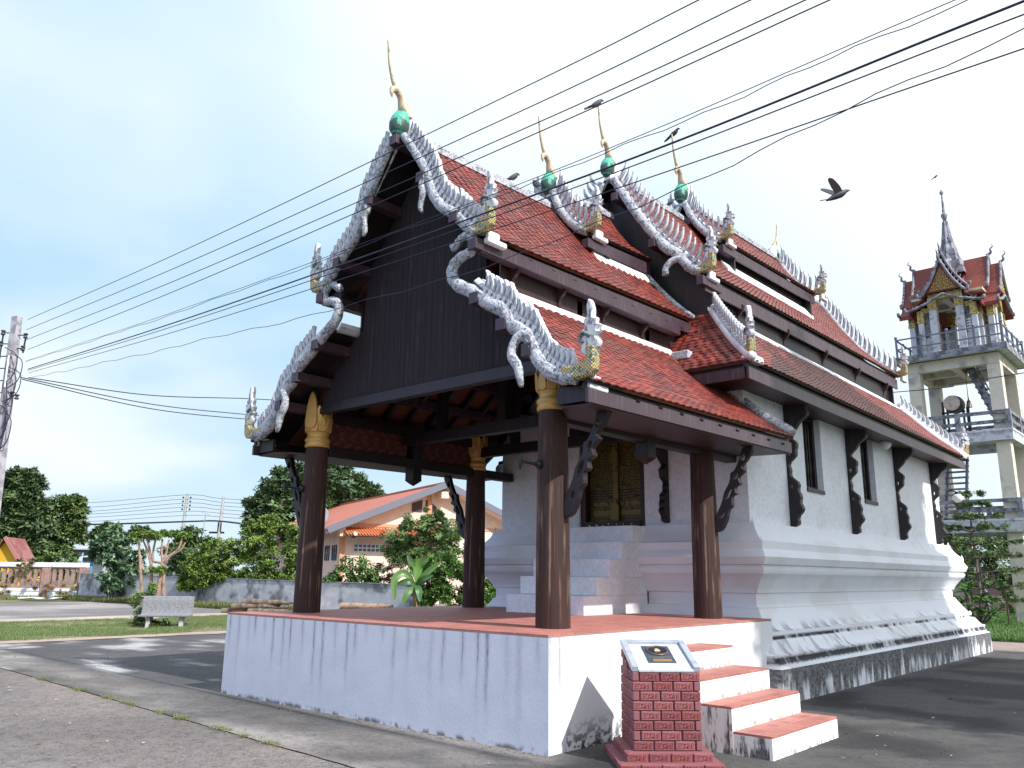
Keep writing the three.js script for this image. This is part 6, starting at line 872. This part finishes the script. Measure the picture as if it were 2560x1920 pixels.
    part('finial', put(merge([[1.40, 14.25, .36], [1.80, 13.85, .36]].map(([x, y, h]) => sweep(curve([[x - .05, y, 0], [x + .12, y + .10, 0], [x + .10, y + .24, 0], [x + .20, y + .34, 0], [x + .14, y + h + .12, 0]], 12), [.06, .055, .05, .05, .045, .04, .035, .03, .026, .022, .018, .012, .006], 6)))), trim, g);
    part('pediment', put((() => { const q = poly([[-.60, 12.6], [.60, 12.6], [0, 13.72]], .06); q.rotateY(Math.PI / 2); q.translate(1.70, 0, 0); return q; })()), redT, g);
    part('gilt_pediment', put((() => { const L = []; for (let j = 0; j < 7; j++) for (let i = 0; i < 7 - j; i++) { const q = new THREE.TorusGeometry(.048, .018, 5, 9); q.translate((i - (6 - j) / 2) * .13, 12.70 + j * .125, 0); L.push(fin(q)); } const q = merge(L); q.rotateY(Math.PI / 2); q.translate(1.74, 0, 0); return q; })()), goldT, g);
  };
  for (let k = 0; k < 4; k++) roofArm(k * Math.PI / 2);
  // stepped spire
  const spire = part('spire', [lathes([[.62, 13.6], [.56, 13.92], [.47, 13.95], [.45, 14.22], [.33, 14.26], [.29, 14.5], [.31, 14.56], [.27, 14.8], [.19, 14.84], [.175, 15.1], [.19, 15.14], [.17, 15.35], [.12, 15.4], [.085, 15.9], [.06, 16.2], [.08, 16.24], [.05, 16.28]]), lathes([[.50, 13.6], [.46, 13.9], [.38, 14.2], [.27, 14.5], [.24, 14.8], [.15, 15.3], [.08, 16.1]], 4, 0, 0, 0)], trim, g);
  part('spire_tip', lathe([[.05, 16.2], [.11, 16.30], [.13, 16.40], [.09, 16.48], [.05, 16.52], [.07, 16.6], [.045, 16.7], [.055, 16.8], [.04, 16.9], [.045, 17.0], [.03, 17.1], [.035, 17.2], [.02, 17.3], [.06, 17.36], [.09, 17.44], [.05, 17.5], [.0, 17.6]], 10), trim, g);
  // drum and bell
  const d = thing('temple_drum', 'big round hide drum lying on the middle floor of the bell tower', 'drum', [-.62, 8.3, -29.3]);
  part('shell', (() => { const q = lathe([[.29, 0], [.34, -.2], [.36, -.42], [.34, -.64], [.29, -.84]].map(([r, y]) => [r, -y]), 20); q.rotateX(-Math.PI / 2); return q; })(), flat(.06, .04, .045, .6), d);
  part('drum_head', (() => { const q = new THREE.CylinderGeometry(.30, .30, .02, 24); q.rotateX(Math.PI / 2); q.translate(0, 0, .01); return fin(q); })(), mat({ map: mottled([.62, .53, .45], [.46, .36, .30], .4, .45, .7, 711), roughness: .8 }), d);
  part('stand', [beam([-.36, -1.36, -.1], [-.36, .1, -.1], .07, .07), beam([.36, -1.36, -.1], [.36, -.1, -.1], .07, .07), beam([-.36, -1.36, -.75], [-.36, .0, -.75], .07, .07), beam([.36, -1.36, -.75], [.36, -.1, -.75], .07, .07), beam([-.42, -.36, -.1], [.42, -.36, -.1], .07, .07), beam([-.42, -.36, -.75], [.42, -.36, -.75], .07, .07)], flat(.03, .03, .04, .6), d);
  const bl = thing('bell', 'small dark bronze bell hanging beside the drum in the tower', 'bell', [-.02, 8.05, -29.3]); part('shell', lathe([[.12, 0], [.105, .04], [.085, .14], [.07, .24], [.03, .29], [.0, .3]], 16), flat(.10, .085, .05, .4, { metalness: .5 }), bl); part('hanger', [sweep([[0, .28, 0], [0, .45, 0], [0, 1.55, 0]], [.03, .015, .006], 6), beam([-.06, .1, -.15], [-.06, -1.1, -.15], .05, .05)], M.metalDark, bl);
}
// pink wall, red tubs, plants
{
  const w = thing('pink_wall', 'low pink garden wall far behind the hall on the right', 'wall', [-10, 0, -38.6]); part('wall', bb(0, 26, -.1, 1.7, -.2, 0), mat({ map: mottled([.44, .27, .25], [.30, .19, .18], 3, .45, .7, 721), roughness: .9 }), w); part('coping', bb(0, 26, 1.7, 1.8, -.25, .05), M.concrete, w);
  for (const [px, D, lab] of [[2148, 41, 'red plastic tub upside down on the lawn, nearer the hall'], [2194, 41, 'red plastic tub upside down on the lawn at the right edge']]) { const t = thing('plastic_tub', lab, 'tub', spot(px, D), .3); part('shell', lathe([[.62, 0], [.60, .06], [.56, .30], [.50, .52], [.40, .58], [0, .60]], 22), flat(.55, .025, .035, .4), t); part('rim', lathe([[.62, 0], [.66, .01], [.66, .06], [.61, .07]], 22), flat(.50, .02, .03, .4), t); }
  const tw = (x, y, r0, n) => Array.from({ length: n }, (_, i) => { const a = i / n * 6.283 + y; return [x + Math.cos(a) * r0 * .6, y, Math.sin(a) * r0 * .6, r0 * .46, .06, r0 * .46]; });
  const tiers = []; for (const [y, r, n] of [[.9, 1.55, 8], [1.35, 1.75, 8], [1.85, 1.7, 8], [2.35, 1.55, 7], [2.8, 1.35, 7], [3.25, 1.1, 6], [3.65, .85, 5], [4.05, .6, 4], [4.4, .42, 3]]) tiers.push(...tw(.05, y, r, n));
  const br = []; for (const [y, r, n] of [[.9, 1.5, 8], [1.35, 1.7, 8], [1.85, 1.6, 8], [2.35, 1.5, 7], [2.8, 1.3, 7], [3.25, 1.0, 6], [3.65, .8, 5]]) for (let i = 0; i < n; i++) { const a = i / n * 6.283 + y; br.push(sweep([[0, y - .12, 0], [Math.cos(a) * r * .5, y - .03, Math.sin(a) * r * .5], [Math.cos(a) * r * .95, y, Math.sin(a) * r * .95]], [.025, .015, .006], 5)); }
  const t = thing('young_tree', 'young tree with flat tiers of fine leaves in front of the bell tower', 'tree', [.35, 0, -25.9]); part('trunk', sweep([[0, 0, 0], [.02, 1.5, 0], [-.02, 3, 0], [0, 4.6, 0]], [.065, .05, .035, .01], 8), M.bark, t); part('branch', br, M.bark, t); inst('foliage', G5, M.leaf, leaves(tiers, 110, .085, [[.06, .115, .035], [.13, .19, .06]], { fill: true, clump: 2.2 }), t);
  for (const [x, z, lab] of [[.42, -25.5, 'wooden stake supporting the young tiered tree, beside its trunk'], [1.05, -26.2, 'wooden stake with a climbing plant right of the young tree']]) tag(part('stake', sweep([[x, 0, z], [x + .02, .6, z], [x, 1.25, z]], [.035, .03, .028], 7), M.bark, scene), lab, 'stake');
  plant('shrub', 'leafy climber round the stake right of the young tree', 'shrub', 2176, 34.5, { blobs: [[0, .55, 0, .22, .45, .22], [0, 1.0, 0, .35, .3, .3]], per: 200, size: .10, cols: GREEN, clump: .5 });
  plant('bush', 'dense shrubbery behind the young tree at right', 'bush', 2110, 37, { blobs: lumps(2110, 37, [[2070, 1180, 26, 26], [2085, 1215, 30, 30], [2120, 1200, 44, 34], [2165, 1215, 44, 40], [2205, 1190, 34, 40], [2060, 1150, 18, 16], [2150, 1250, 60, 30], [2075, 1245, 30, 26]]), per: 650, size: .16, cols: GREEN, clump: .4 });
  plant('bush', 'yellow green flowering shrub beside the hall corner', 'shrub', 2066, 33, { blobs: lumps(2066, 33, [[2062, 1165, 16, 16], [2068, 1185, 16, 14]]), per: 200, size: .14, cols: LIME, clump: .5, spot: [.06, [.6, .30, .05]] });
  { // frangipani: rosettes of long glossy leaves on thick stems
    const f = thing('frangipani', 'frangipani plant with long glossy leaf rosettes at the far corner of the hall', 'plant', spot(2098, 26.5), YAW), k = S(26.5), L = [], st = [], leafG = leafShape(.16, 1, 1, .3);
    for (const [px, py, z] of [[2080, 1278, .2], [2105, 1290, .4], [2128, 1298, .1], [2092, 1315, .5], [2118, 1325, .3], [2068, 1305, .0], [2140, 1318, .2], [2100, 1268, -.2]]) { const c = [(px - 2098) * k, hAt(py, px, 26.5), z]; st.push(sweep([[rr(-.1, .1), 0, 0], [c[0] * .6, c[1] * .5, z * .6], c], [.05, .035, .025], 6)); for (let i = 0; i < 17; i++) { const a = i * 2.4, q = new THREE.Quaternion().setFromEuler(new THREE.Euler(-rr(-.1, .95), a, 0, 'YXZ')); L.push([c, q, rr(.32, .46), mul([.055, .12, .025], rr(.7, 1.5))]); } }
    part('stem', st, M.bark, f); inst('foliage', leafG, M.leafGloss, L, f);
  }
  plant('tree', 'green trees seen through the lower floors of the bell tower', 'tree', 2090, 62, { blobs: lumps(2090, 62, [[2050, 1130, 26, 30], [2075, 1100, 18, 24], [2190, 1120, 18, 22], [2110, 1160, 60, 30], [2210, 1150, 30, 30]]), per: 500, size: .35, cols: GREEN, clump: .4 });
}
// the big shade tree that stands right of the hall, outside the picture
{
  const t = thing('shade_tree', 'large shade tree standing right of the hall beyond the frame', 'tree', [15.2, 0, -9.05]);
  part('trunk', [sweep([[0, -.1, 0], [.05, 4, 0], [0, 9, .1]], [.36, .29, .22], 10), ...[0, 1, 2, 3, 4].map((k) => sweep(curve([[0, 8.6, 0], [Math.cos(k * 1.26) * 1.2, 10.6, Math.sin(k * 1.26) * 1.5], [Math.cos(k * 1.26) * 2.2, 12.6, Math.sin(k * 1.26) * 3]], 8), [.16, .15, .14, .12, .11, .1, .08, .06, .04], 7))], M.bark, t);
  inst('foliage', G3, M.leaf, leaves([[-.2, 12.4, -2.3, 2.2, 3.0, 1.5], [0, 12.6, -.9, 2.3, 3.6, 2.0], [.2, 12.8, .8, 2.3, 3.6, 2.2], [0, 12.4, 2.6, 2.3, 3.6, 2.0], [-.2, 12.0, 4.0, 2.0, 3.4, 1.5], [-.2, 9.6, 3.0, 2.0, 1.7, 2.2], [-.2, 9.6, -.8, 2.0, 1.7, 2.0], [0, 15.2, .8, 2.0, 1.8, 3.2]], 2500, .34, GREEN, { fill: true, clump: .30 }), t);
}
camera.updateMatrixWorld();
renderer.render(scene, camera);
